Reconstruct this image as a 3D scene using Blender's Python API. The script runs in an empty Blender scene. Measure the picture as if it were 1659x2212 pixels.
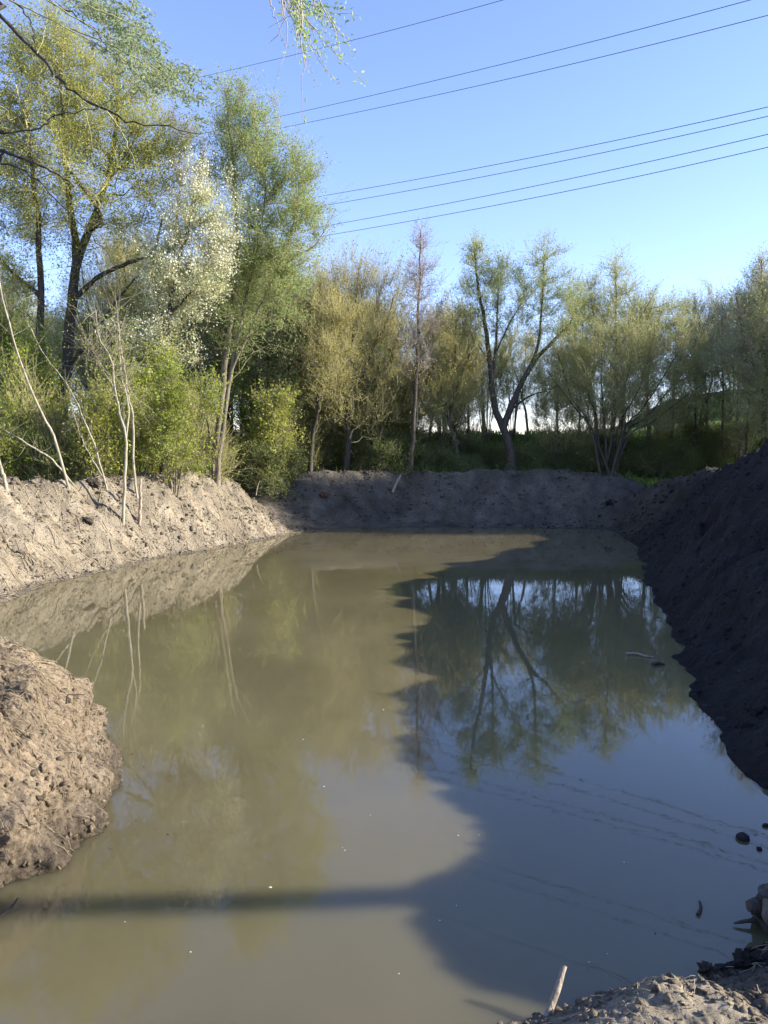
import bpy, math
import numpy as np
from mathutils import Vector

sc = bpy.context.scene
COL = sc.collection
rng = np.random.default_rng(7)

# ------------------------------------------------------------------ camera
CAM_H = 2.6
PITCH = math.atan(0.0781)
cam = bpy.data.cameras.new('camera'); camo = bpy.data.objects.new('camera', cam); COL.objects.link(camo)
camo.location = (0, 0, CAM_H); camo.rotation_euler = (math.pi / 2 - PITCH, 0, 0)
cam.sensor_fit = 'HORIZONTAL'; cam.angle = 2 * math.atan(0.5)
cam.clip_start = 0.05; cam.clip_end = 20000
sc.camera = camo

# ------------------------------------------------------------------ light
SUN_EL, SUN_AZ = math.radians(22.5), math.radians(-3)     # azimuth measured from +x towards +y
sd = Vector((math.cos(SUN_EL) * math.cos(SUN_AZ), math.cos(SUN_EL) * math.sin(SUN_AZ), math.sin(SUN_EL)))
world = bpy.data.worlds.new('World'); sc.world = world; world.use_nodes = True
wn = world.node_tree; bg = wn.nodes['Background']
sky = wn.nodes.new('ShaderNodeTexSky'); sky.sky_type = 'NISHITA'; sky.sun_disc = False
sky.sun_elevation = SUN_EL; sky.sun_rotation = math.pi / 2 - SUN_AZ
sky.air_density = 1.0; sky.dust_density = 0.0; sky.ozone_density = 3.5
tnt = wn.nodes.new('ShaderNodeMix'); tnt.data_type = 'RGBA'; tnt.blend_type = 'MULTIPLY'; tnt.inputs[0].default_value = 1; tnt.inputs[7].default_value = (1.12, .965, 1.1, 1)
wn.links.new(sky.outputs[0], tnt.inputs[6]); wn.links.new(tnt.outputs[2], bg.inputs[0]); bg.inputs[1].default_value = 0.135
sun = bpy.data.lights.new('sun', 'SUN'); sun.energy = 5.0; sun.angle = math.radians(0.53); sun.color = (1, .93, .8)
suno = bpy.data.objects.new('sun', sun); COL.objects.link(suno); suno.location = sd * 80
suno.rotation_euler = sd.to_track_quat('Z', 'Y').to_euler()
vs = sc.view_settings; vs.view_transform = 'Standard'; vs.look = 'None'; vs.gamma = 1; vs.exposure = 1.4
vs.use_curve_mapping = False
sc.cycles.max_bounces = 6; sc.cycles.transparent_max_bounces = 4

# ------------------------------------------------------------------ view helpers (a pixel of the 1659 x 2212 view plus a distance gives a point of the place)
cp, sp = math.cos(PITCH), math.sin(PITCH)
def A(u, v, D):
    a = (u - 829.5) / 1659; b = (1106 - v) / 1659
    t = D / (cp + b * sp)
    return np.array((a * t, D, CAM_H + t * (b * cp - sp)))
def G(u, v, z=0.0):
    a = (u - 829.5) / 1659; b = (1106 - v) / 1659
    t = (z - CAM_H) / (b * cp - sp)
    return np.array((a * t, t * (cp + b * sp)))

# ------------------------------------------------------------------ object helpers
def tag(o, label=None, cat=None, group=None, kind=None):
    if label: o['label'] = label
    if cat: o['category'] = cat
    if group: o['group'] = group
    if kind: o['kind'] = kind
    return o
def empty(name, loc):
    o = bpy.data.objects.new(name, None); o.location = loc; o.empty_display_size = .2; COL.objects.link(o); return o
def mesh_np(name, V, F, mat, parent=None, smooth=True, col=None):
    V = np.ascontiguousarray(V, dtype=np.float32).reshape(-1, 3)
    Fs = F if isinstance(F, list) else [F]
    me = bpy.data.meshes.new(name)
    me.vertices.add(len(V)); me.vertices.foreach_set('co', V.ravel())
    loops = np.concatenate([f.ravel() for f in Fs]).astype(np.int32)
    tot = np.concatenate([np.full(len(f), f.shape[1]) for f in Fs]).astype(np.int32)
    st = np.concatenate(([0], np.cumsum(tot)[:-1])).astype(np.int32)
    me.loops.add(len(loops)); me.loops.foreach_set('vertex_index', loops)
    me.polygons.add(len(tot)); me.polygons.foreach_set('loop_start', st)
    try: me.polygons.foreach_set('loop_total', tot)
    except Exception: pass
    me.polygons.foreach_set('use_smooth', np.full(len(tot), smooth))
    if col is not None:
        ca = me.color_attributes.new('tint', 'FLOAT_COLOR', 'POINT')
        c4 = np.ones((len(V), 4), dtype=np.float32); c4[:, :col.shape[1]] = col
        ca.data.foreach_set('color', c4.ravel())
    me.update(calc_edges=True)
    me.materials.append(mat)
    o = bpy.data.objects.new(name, me); COL.objects.link(o)
    if parent: o.parent = parent
    return o

def unit(v):
    return v / np.maximum(np.linalg.norm(v, axis=-1, keepdims=True), 1e-9)
def tubes(P, R, s=5, rough=0):
    """P (M,Q,3) polylines, R (M,Q) radii -> verts, quads"""
    P = np.asarray(P, float); M, Q = P.shape[:2]; R = np.asarray(R, float)
    T = unit(np.gradient(P, axis=1))
    ref = np.where(np.abs(T[..., :1]) < .8, np.array([1., 0, 0]), np.array([0, 1., 0]))
    n1 = unit(np.cross(T, ref)); n2 = np.cross(T, n1)
    a = np.arange(s) / s * 2 * math.pi
    rr = R[:, :, None] * np.ones(s)
    if rough: rr = rr * (1 + rough * rng.normal(size=rr.shape))
    V = P[:, :, None] + (n1[:, :, None] * np.cos(a)[:, None] + n2[:, :, None] * np.sin(a)[:, None]) * rr[..., None]
    idx = np.arange(M * Q * s).reshape(M, Q, s)
    a0 = idx[:, :-1]; b0 = idx[:, 1:]
    F = np.stack([a0, np.roll(a0, -1, 2), np.roll(b0, -1, 2), b0], -1).reshape(-1, 4)
    return V.reshape(-1, 3), F
class MB:
    def __init__(s): s.V = []; s.Q = []; s.T = []; s.n = 0
    def add(s, V, F):
        V = np.asarray(V, float).reshape(-1, 3); F = np.asarray(F)
        (s.Q if F.shape[1] == 4 else s.T).append(F + s.n); s.V.append(V); s.n += len(V)
    def build(s, name, mat, parent=None, smooth=True, off=None, col=None):
        V = np.concatenate(s.V)
        if off is not None: V = V - np.asarray(off)
        F = []
        if s.Q: F.append(np.concatenate(s.Q))
        if s.T: F.append(np.concatenate(s.T))
        return mesh_np(name, V, F, mat, parent, smooth, col)
def caps(V, s):
    """triangle fans for one tube's two ends: returns F over V ordering"""
    n = len(V)
    f = [(0, i + 1, i) for i in range(1, s - 1)] + [(n - s, n - s + i, n - s + i + 1) for i in range(1, s - 1)]
    return np.array(f)
def curve(pts, n):
    """smooth resample of a polyline (Catmull-Rom)"""
    P = np.asarray(pts, float); K = len(P)
    if K == 2: return P[0] + (P[1] - P[0]) * np.linspace(0, 1, n)[:, None]
    E = np.vstack([2 * P[0] - P[1], P, 2 * P[-1] - P[-2]])
    t = np.linspace(0, K - 1 - 1e-6, n); i = t.astype(int); f = (t - i)[:, None]
    p0, p1, p2, p3 = E[i], E[i + 1], E[i + 2], E[i + 3]
    return .5 * (2 * p1 + (p2 - p0) * f + (2 * p0 - 5 * p1 + 4 * p2 - p3) * f**2 + (3 * p1 - p0 - 3 * p2 + p3) * f**3)

# ------------------------------------------------------------------ noise
_pm = np.random.default_rng(3).permutation(512); _pg = np.random.default_rng(4).normal(size=(512, 2)); _pg /= np.linalg.norm(_pg, axis=1)[:, None]
def perlin(x, y):
    xi = np.floor(x).astype(int); yi = np.floor(y).astype(int); xf = x - xi; yf = y - yi
    def g(i, j, dx, dy):
        h = _pm[(_pm[i & 511] + j) & 511]; gr = _pg[h]; return gr[..., 0] * dx + gr[..., 1] * dy
    u = xf**3 * (xf * (xf * 6 - 15) + 10); v = yf**3 * (yf * (yf * 6 - 15) + 10)
    a = g(xi, yi, xf, yf); b = g(xi + 1, yi, xf - 1, yf); c = g(xi, yi + 1, xf, yf - 1); d = g(xi + 1, yi + 1, xf - 1, yf - 1)
    return (a + (b - a) * u) * (1 - v) + (c + (d - c) * u) * v
def worley(x, y):
    xi = np.floor(x).astype(int); yi = np.floor(y).astype(int); best = np.full(x.shape, 9.)
    for i in (-1, 0, 1):
        for j in (-1, 0, 1):
            h = _pm[(_pm[(xi + i) & 511] + (yi + j)) & 511]
            px = xi + i + (h * .37 % 1); py = yi + j + (h * .73 % 1)
            best = np.minimum(best, (px - x)**2 + (py - y)**2)
    return np.sqrt(best)
def sstep(a, b, x):
    t = np.clip((x - a) / (b - a), 0, 1); return t * t * (3 - 2 * t)

# ------------------------------------------------------------------ materials
def mat(name):
    m = bpy.data.materials.new(name); m.use_nodes = True
    return m, m.node_tree.nodes, m.node_tree.links, m.node_tree.nodes['Principled BSDF']
def ramp(N, stops):
    r = N.new('ShaderNodeValToRGB'); e = r.color_ramp.elements
    while len(e) > 1: e.remove(e[-1])
    e[0].position = stops[0][0]; e[0].color = (*stops[0][1], 1)
    for p, c in stops[1:]:
        k = e.new(p); k.color = (*c, 1)
    return r
def soil_mat(name='soil', tinted=True, base=(.3, .25, .19), scale=1):
    m, N, L, B = mat(name)
    geo = N.new('ShaderNodeNewGeometry')
    n1 = N.new('ShaderNodeTexNoise'); n1.inputs['Scale'].default_value = 2.2 * scale; n1.inputs['Detail'].default_value = 8; n1.inputs['Roughness'].default_value = .68
    n2 = N.new('ShaderNodeTexNoise'); n2.inputs['Scale'].default_value = 26 * scale; n2.inputs['Detail'].default_value = 6; n2.inputs['Roughness'].default_value = .75
    vo = N.new('ShaderNodeTexVoronoi'); vo.inputs['Scale'].default_value = 17 * scale
    for n in (n1, n2, vo): L.new(geo.outputs['Position'], n.inputs['Vector'])
    r1 = ramp(N, [(.3, (.62, .6, .58)), (.5, (.95, .95, .95)), (.72, (1.22, 1.2, 1.16))])
    r2 = ramp(N, [(.33, (.3, .26, .23)), (.47, (.92, .9, .88)), (.68, (1.35, 1.32, 1.28))])
    L.new(n1.outputs[0], r1.inputs[0]); L.new(n2.outputs[0], r2.inputs[0])
    mx = N.new('ShaderNodeMix'); mx.data_type = 'RGBA'; mx.blend_type = 'MULTIPLY'; mx.inputs[0].default_value = 1
    L.new(r1.outputs[0], mx.inputs[6]); L.new(r2.outputs[0], mx.inputs[7])
    m2 = N.new('ShaderNodeMix'); m2.data_type = 'RGBA'; m2.blend_type = 'MULTIPLY'; m2.inputs[0].default_value = 1
    L.new(mx.outputs[2], m2.inputs[6])
    if tinted:
        at = N.new('ShaderNodeAttribute'); at.attribute_name = 'tint'; L.new(at.outputs['Color'], m2.inputs[7])
    else: m2.inputs[7].default_value = (*base, 1)
    L.new(m2.outputs[2], B.inputs['Base Color'])
    B.inputs['Roughness'].default_value = .9; B.inputs['Specular IOR Level'].default_value = .25
    ad = N.new('ShaderNodeMath'); ad.operation = 'SUBTRACT'; L.new(n2.outputs[0], ad.inputs[0])
    mu = N.new('ShaderNodeMath'); mu.operation = 'MULTIPLY'; mu.inputs[1].default_value = .5; L.new(vo.outputs['Distance'], mu.inputs[0]); L.new(mu.outputs[0], ad.inputs[1])
    bp = N.new('ShaderNodeBump'); bp.inputs['Strength'].default_value = .9; bp.inputs['Distance'].default_value = .045 / scale
    L.new(ad.outputs[0], bp.inputs['Height']); L.new(bp.outputs[0], B.inputs['Normal'])
    return m
def leaf_mat(name, c1, c2, c3, trans=.52, rough=.55):
    m, N, L, B = mat(name)
    geo = N.new('ShaderNodeNewGeometry')
    r = ramp(N, [(0, c1), (.5, c2), (1, c3)])
    ns = N.new('ShaderNodeTexNoise'); ns.inputs['Scale'].default_value = .9; ns.inputs['Detail'].default_value = 2
    L.new(geo.outputs['Position'], ns.inputs['Vector'])
    mm = N.new('ShaderNodeMath'); mm.operation = 'MULTIPLY_ADD'; mm.inputs[1].default_value = .55
    L.new(geo.outputs['Random Per Island'], mm.inputs[0])
    m3 = N.new('ShaderNodeMath'); m3.operation = 'MULTIPLY_ADD'; m3.inputs[1].default_value = 1.6; m3.inputs[2].default_value = -.55
    L.new(ns.outputs[0], m3.inputs[0]); L.new(m3.outputs[0], mm.inputs[2])
    L.new(mm.outputs[0], r.inputs[0])
    B.inputs['Roughness'].default_value = rough; B.inputs['Specular IOR Level'].default_value = .3
    L.new(r.outputs[0], B.inputs['Base Color'])
    tr = N.new('ShaderNodeBsdfTranslucent'); L.new(r.outputs[0], tr.inputs[0])
    ms = N.new('ShaderNodeMixShader'); ms.inputs[0].default_value = trans
    L.new(B.outputs[0], ms.inputs[1]); L.new(tr.outputs[0], ms.inputs[2])
    L.new(ms.outputs[0], N['Material Output'].inputs['Surface'])
    return m
def bark_mat(name, dark, light, scale=6):
    m, N, L, B = mat(name)
    geo = N.new('ShaderNodeNewGeometry'); mp = N.new('ShaderNodeMapping'); mp.inputs['Scale'].default_value = (1, 1, .22)
    L.new(geo.outputs['Position'], mp.inputs[0])
    n = N.new('ShaderNodeTexNoise'); n.inputs['Scale'].default_value = scale * 3; n.inputs['Detail'].default_value = 6; n.inputs['Roughness'].default_value = .7
    L.new(mp.outputs[0], n.inputs['Vector'])
    r = ramp(N, [(.35, dark), (.65, light)]); L.new(n.outputs[0], r.inputs[0]); L.new(r.outputs[0], B.inputs['Base Color'])
    bp = N.new('ShaderNodeBump'); bp.inputs['Strength'].default_value = .7; bp.inputs['Distance'].default_value = .03
    L.new(n.outputs[0], bp.inputs['Height']); L.new(bp.outputs[0], B.inputs['Normal'])
    B.inputs['Roughness'].default_value = .85; B.inputs['Specular IOR Level'].default_value = .2
    return m
M_SOIL = soil_mat('soil')
M_CLOD = soil_mat('clod_soil', tinted=True)
M_BARK_D = bark_mat('dark_bark', (.04, .034, .027), (.105, .09, .072))
M_BARK_B = bark_mat('brown_bark', (.1, .085, .06), (.24, .2, .15))
M_BARK_P = bark_mat('pale_bark', (.2, .175, .12), (.42, .37, .27))
M_TWIG_Y = bark_mat('olive_twig', (.28, .25, .12), (.46, .42, .21))
M_TWIG_P = bark_mat('purple_twig', (.26, .22, .19), (.42, .36, .31))
M_DEAD = bark_mat('dead_wood', (.2, .16, .12), (.42, .35, .27), 10)
M_L_YEL = leaf_mat('yellow_green_leaf', (.28, .3, .05), (.4, .43, .08), (.52, .52, .14))
M_L_GRN = leaf_mat('fresh_green_leaf', (.2, .29, .08), (.31, .42, .12), (.44, .52, .18))
M_L_SPRAY = leaf_mat('young_spray_leaf', (.2, .26, .13), (.3, .36, .18), (.4, .44, .25))
M_L_LIME = leaf_mat('lime_leaf', (.25, .32, .04), (.37, .44, .06), (.48, .5, .1))
M_L_OCH = leaf_mat('ochre_bud', (.33, .3, .08), (.44, .4, .11), (.52, .42, .15))
M_L_PALE = leaf_mat('pale_green_leaf', (.28, .34, .1), (.4, .46, .16), (.52, .55, .25))
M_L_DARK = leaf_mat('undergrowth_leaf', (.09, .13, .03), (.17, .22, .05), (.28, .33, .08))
M_L_PUR = leaf_mat('purple_bud', (.24, .2, .17), (.34, .29, .25), (.42, .38, .32))
M_BLOSSOM = leaf_mat('white_blossom', (.36, .42, .14), (.7, .7, .48), (.85, .84, .7), .4)
M_GRASS = leaf_mat('grass_blade', (.07, .12, .02), (.12, .19, .035), (.2, .28, .06), .4)

# ------------------------------------------------------------------ terrain
# shore vertices: x, y, slope, shelf width, soil (0 grey-tan mud, 1 dark topsoil, blackened further for the right bank's shade)
def sh(u, v, k, w, s):
    g = G(u, v); return (g[0], g[1], k, w, s)
SHORE = np.array([
    (-3.2, 3.6, .9, 0, 0), sh(0, 1932, 1.5, 0, 0), sh(60, 1905, 1.6, 0, 0), sh(120, 1880, 1.8, 0, 0), sh(178, 1840, 2.2, 0, 0), sh(225, 1795, 2.6, 0, 0), sh(248, 1740, 2.8, 0, 0), (-2.12, 6.0, 2.4, 0, 0),
    (-2.6, 6.9, 1, 0, 0), (-3.4, 7.4, 1, 0, 0), (-5, 7.6, .8, 0, 0), (-7.2, 8.6, .8, 0, 0), (-8.4, 10.6, .8, 0, 0), (-7.6, 12.2, .8, .2, 0),
    sh(0, 1303, 1.0, .25, 0), sh(83, 1268, 1.05, .2, 0), sh(170, 1245, 1.1, .2, 0), sh(250, 1228, 1.1, .2, 0), sh(330, 1208, 1.15, .2, 0), sh(416, 1193, 1.15, .2, 0), sh(520, 1176, 1.15, .2, 0), sh(600, 1160, 1.0, .2, 0),
    sh(645, 1152, .7, .3, 0), sh(660, 1143, .95, .6, .3), sh(750, 1140, .95, .9, .3), sh(900, 1138, .95, 1.0, .35), sh(1050, 1139, .95, .9, .4), sh(1200, 1140, .95, .8, .5), sh(1320, 1143, .95, .4, .7),
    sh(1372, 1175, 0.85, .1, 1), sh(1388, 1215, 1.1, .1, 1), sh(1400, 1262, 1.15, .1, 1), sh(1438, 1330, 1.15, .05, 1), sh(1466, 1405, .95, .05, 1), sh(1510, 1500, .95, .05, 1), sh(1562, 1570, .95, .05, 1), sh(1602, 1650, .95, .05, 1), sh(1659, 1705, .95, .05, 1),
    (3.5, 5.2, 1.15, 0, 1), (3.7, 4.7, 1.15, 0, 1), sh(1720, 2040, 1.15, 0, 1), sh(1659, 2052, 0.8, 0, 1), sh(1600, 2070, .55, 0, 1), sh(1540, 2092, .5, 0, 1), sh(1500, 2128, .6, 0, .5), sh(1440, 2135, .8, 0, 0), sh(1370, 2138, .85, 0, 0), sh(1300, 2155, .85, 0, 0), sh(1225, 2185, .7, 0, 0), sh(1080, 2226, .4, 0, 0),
    (.2, 2.95, .5, 0, 0), (-1.2, 2.8, .5, 0, 0), (-2.6, 2.9, .6, 0, 0)])
def shore_dist(x, y):
    n = len(x); best = np.full(n, 1e9); par = np.zeros((n, 3)); inside = np.zeros(n, bool)
    for i in range(len(SHORE)):
        a = SHORE[i]; b = SHORE[(i + 1) % len(SHORE)]
        dx, dy = b[0] - a[0], b[1] - a[1]
        t = np.clip(((x - a[0]) * dx + (y - a[1]) * dy) / (dx * dx + dy * dy), 0, 1)
        d = np.hypot(x - a[0] - t * dx, y - a[1] - t * dy)
        m = d < best; best = np.where(m, d, best)
        par[m] = (a[2:] + (b[2:] - a[2:]) * t[:, None])[m]
        c = ((a[1] > y) != (b[1] > y)) & (x < (b[0] - a[0]) * (y - a[1]) / (b[1] - a[1] + 1e-12) + a[0]); inside ^= c
    return np.where(inside, -best, best), par
RIDGES = [  # crest polylines x,y,z and half width
    (np.array([(-13, 8, 1.7), (-9.3, 13, 1.9), (-8.2, 16.5, 1.9), (-7.0, 20.3, 1.88), (-5.1, 23.5, 2.1), (-4.2, 24.2, 1.75), (-3.1, 24.9, 1.0)]), 2.3),
    (np.array([(-4.6, 28.6, 1.35), (-2.2, 28.8, 1.95), (.5, 28.9, 2.2), (3, 28.8, 2.25), (6, 28.7, 2.2), (8.2, 28.6, 1.8)]), 1.8),
    (np.array([(6.4, 1.6, 1.5), (6.4, 2.75, 1.75), (6.4, 3.3, 2.4), (6.3, 4.3, 2.3), (6.4, 5.4, 2.45), (7.0, 8, 2.7), (7.9, 12, 3.0), (8.3, 16, 3.3), (9.15, 19, 2.95), (9.7, 22, 2.3), (10, 26, 1.75)]), 2.6),
    (np.array([(-3.9, 4.6, .5), (-3.9, 5.6, .6)]), .8),
    
]
def ridge_z(x, y, base):
    z = base.copy()
    for P, w in RIDGES:
        best = np.full(len(x), 1e9); H = np.zeros(len(x))
        for a, b in zip(P[:-1], P[1:]):
            dx, dy = b[0] - a[0], b[1] - a[1]
            t = np.clip(((x - a[0]) * dx + (y - a[1]) * dy) / (dx * dx + dy * dy), 0, 1)
            d = np.hypot(x - a[0] - t * dx, y - a[1] - t * dy); m = d < best
            best = np.where(m, d, best); H = np.where(m, a[2] + (b[2] - a[2]) * t, H)
        f = 1 - sstep(0, w, best)
        z = np.maximum(z, base + (H - base) * f)
    return z
def base_z(x, y):
    b = 1.0 + .25 * sstep(27, 29, y) - .35 * np.exp(-(((x + 3.2) / 2.2)**2 + ((y - 26.2) / 1.6)**2))
    b = b + 2.15 * sstep(30, 37.5, y - .12 * np.clip(x, -20, 6) ) * sstep(-60, -2, x + .0 * y)
    b = b + 1.3 * sstep(11, 24, x) * sstep(18, 36, y) + .8 * sstep(24, 60, x)
    b = b + .004 * np.clip(y - 40, 0, 400)
    b = b - 1.9 * sstep(60, 140, y) * sstep(-60, -2, x) * (1 - sstep(20, 60, x))
    return b
def height(x, y, detail=True, full=False):
    x = np.asarray(x, float).ravel(); y = np.asarray(y, float).ravel()
    d, par = shore_dist(x, y)
    rag = np.where((x < -1.5) & (y < 8), 0, 1) * np.clip(y / 9, .35, 1)
    d = d + rag * (perlin(x * 1.1 + 3, y * 1.1) * .22 + perlin(x * 3.2, y * 3.2 + 8) * .1)
    R = ridge_z(x, y, base_z(x, y))
    k, w, s = par[:, 0], par[:, 1], par[:, 2]
    dp = np.maximum(d, 0)
    f = .1 * np.minimum(dp, w) + k * np.maximum(dp - w, 0)
    near = (np.hypot(x, y) < 60)
    nm = np.exp(-(((x - 1.7) / 1.9)**2 + ((y - 2.7) / .95)**2)**2); R = R * (1 - nm) + nm * (.34 - .1 * np.clip(x - 1.0, 0, 3))
    R = R - .8 * np.exp(-(((x + 3.0) / 1.2)**2 + ((y - 5.4) / 1.6)**2)**2)
    h = np.clip(.25 - np.abs(f - R), 0, 1)
    z = np.minimum(f, R) - h * h / 1.0 * (dp > .05)
    z = np.where(d < 0, np.maximum(d * .55, -.7), np.maximum(z, .02 * dp))
    if detail:
        earth = (1 - sstep(3.4, 5.2, dp)) * (d > -.3)
        am = sstep(-.05, .9, dp) * .85 + .2
        big = perlin(x * .9 + 5, y * .9) * .3 + perlin(x * 2.1, y * 2.1 + 9) * .17 - .16 * sstep(.25, .5, perlin(x * .75 + 20, y * .75 + 4))
        # excavated streaks down the slope, lumps and pits
        wo = worley(x * 3.1 + perlin(x * 2, y * 2) * .6, y * 3.1); wo2 = worley(x * 7.5 + 3, y * 7.5 + perlin(x * 4, y * 4))
        lum = (.5 - wo) * .11 + (.5 - wo2) * .06
        fin = perlin(x * 9, y * 9) * .05 + perlin(x * 19, y * 19) * .03 + perlin(x * 43, y * 43) * .014
        farb = np.where((s > .28) & (s < .72) & (y > 20), .5, 1)
        z = z + farb * earth * am * (big * sstep(.1, 1.5, dp) + (lum + fin) * np.where(w > .5, .55, 1) * np.where((x > .2) & (y < 4.2) & (s < .5), .45, 1)) * near
        z = z + np.where(d > .0, .012, 0)
        wild = sstep(3.4, 6, dp)
        z = z + wild * near * (perlin(x * .35, y * .35) * .22 + perlin(x * 1.7, y * 1.7) * .07)
    z = np.where((x > -4.1) & (x < -1.9) & (y > 3.9) & (y < 7.1), np.minimum(z, -.2), z)
    if full: return z, d, par
    return z
def gz(x, y): return float(height([x], [y])[0])

def hit(u, v):
    D = np.geomspace(2.5, 45, 900); P = np.array([A(u, v, q) for q in D]); z = height(P[:, 0], P[:, 1])
    k = np.where(P[:, 2] < np.maximum(z, 0))[0]
    return float(D[k[0]]) if len(k) else 30.

def make_ground():
    def seg(a, b, st): return list(np.arange(a, b, st))
    ang = seg(-180, -60, 3) + seg(-60, -33, .7) + seg(-33, 33, .105) + seg(33, 60, .7) + seg(60, 180, 3)
    ang = np.radians(np.array(ang)); r = []
    q = .4
    while q < 45: r.append(q); q *= 1.006 if q > 2.6 else 1.12
    while q < 6000: r.append(q); q *= 1.07
    r = np.array(r)
    Aa, Rr = np.meshgrid(ang, r, indexing='ij')
    x = np.sin(Aa) * Rr; y = np.cos(Aa) * Rr
    z, d, par = height(x, y, full=True)
    xf, yf = x.ravel(), y.ravel()
    s = par[:, 2]
    tan = np.array((.23, .197, .146)); grey = np.array((.12, .105, .085)); dark = np.array((.02, .017, .016))  # dark: topsoil with the right bank's shade painted into it
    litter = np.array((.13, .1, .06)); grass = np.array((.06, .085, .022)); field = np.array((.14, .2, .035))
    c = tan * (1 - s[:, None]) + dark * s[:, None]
    fm = (s > .28) & (s < .72)
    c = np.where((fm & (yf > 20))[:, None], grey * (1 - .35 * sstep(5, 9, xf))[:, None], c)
    c = c * (1 + .55 * perlin(xf * .7 + 11, yf * .7) + .5 * perlin(xf * 2.3, yf * 2.3 + 5))[:, None]
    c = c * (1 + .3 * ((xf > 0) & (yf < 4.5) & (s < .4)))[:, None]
    # warmer drier crust on the near left heap
    warm = np.exp(-(((xf + 3.3) / 1.6)**2 + ((yf - 5.4) / 1.8)**2))[:, None]
    c = c * (1 - warm) + np.array((.23, .17, .115)) * warm
    # wet rim just above the water
    wet = (1 - sstep(.0, .22 , np.abs(d) + .05 * perlin(xf * 5, yf * 5)))[:, None]
    c = c * (1 - .4 * wet)
    n = perlin(xf * .6, yf * .6)[:, None]
    wild = sstep(3.0, 4.2, np.maximum(d, 0) + .9 * perlin(xf * 1.3, yf * 1.3))[:, None]
    wl = np.where((xf > -3)[:, None], grass * (1 + .5 * n), litter * (1 + .6 * n))
    c = c * (1 - wild) + wl * wild
    fi = (sstep(36.5, 38, yf + 0 * xf) * sstep(-12, -4, xf))[:, None]
    c = c * (1 - fi) + field * fi
    c = np.where((d < -.1)[:, None], np.array((.16, .13, .09)), c)
    V = np.stack([xf, yf, z], 1)
    na, nr = len(ang), len(r)
    idx = np.arange(na * nr).reshape(na, nr); nx = np.roll(idx, -1, 0)
    F = np.stack([idx[:, :-1], nx[:, :-1], nx[:, 1:], idx[:, 1:]], -1).reshape(-1, 4)
    V = np.vstack([V, [(0, 0, gz(0, 0))]]); c = np.vstack([c, tan])
    T = np.stack([idx[:, 0], np.full(na, na * nr), nx[:, 0]], 1)
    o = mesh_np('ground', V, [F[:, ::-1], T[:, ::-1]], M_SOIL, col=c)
    return tag(o, kind='structure')
make_ground()

# ------------------------------------------------------------------ far hill
def hill(name, pts, color, w):
    m, N, L, B = mat(name + '_cover')
    geo = N.new('ShaderNodeNewGeometry'); n = N.new('ShaderNodeTexNoise'); n.inputs['Scale'].default_value = .07; n.inputs['Detail'].default_value = 9; n.inputs['Roughness'].default_value = .7
    L.new(geo.outputs['Position'], n.inputs['Vector'])
    r = ramp(N, [(.35, tuple(.6 * c for c in color)), (.65, color)]); L.new(n.outputs[0], r.inputs[0]); L.new(r.outputs[0], B.inputs['Base Color']); B.inputs['Roughness'].default_value = 1
    B.inputs['Specular IOR Level'].default_value = 0
    P = curve(pts, 160); rows = 14; V = []
    for j in range(rows):
        f = j / (rows - 1) * 2 - 1
        h = (P[:, 2] + 12) * (1 - f * f) - 12
        h = h + (1 - abs(f)) * (perlin(P[:, 0] * .11 + 7, P[:, 1] * .11 + j * .9) * 1.6 + perlin(P[:, 0] * .4, P[:, 1] * .4 + j) * 1.4)
        V.append(np.stack([P[:, 0], P[:, 1] + f * w, h], 1))
    V = np.array(V); idx = np.arange(rows * 160).reshape(rows, 160)
    F = np.stack([idx[:-1, :-1], idx[:-1, 1:], idx[1:, 1:], idx[1:, :-1]], -1).reshape(-1, 4)
    return tag(mesh_np(name, V, F, m), kind='structure')
hill('hill', [A(1150, 960, 330), A(1330, 925, 330), A(1440, 868, 330), A(1560, 846, 330), A(1700, 832, 330), A(2100, 800, 330), A(2700, 800, 320)], (.045, .07, .03), 60)
hill('distant_hills', [A(-900, 930, 900), A(0, 945, 900), A(500, 950, 900), A(900, 948, 900), A(1300, 944, 900), A(1900, 940, 900), A(2800, 930, 900)], (.08, .11, .07), 100)

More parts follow.
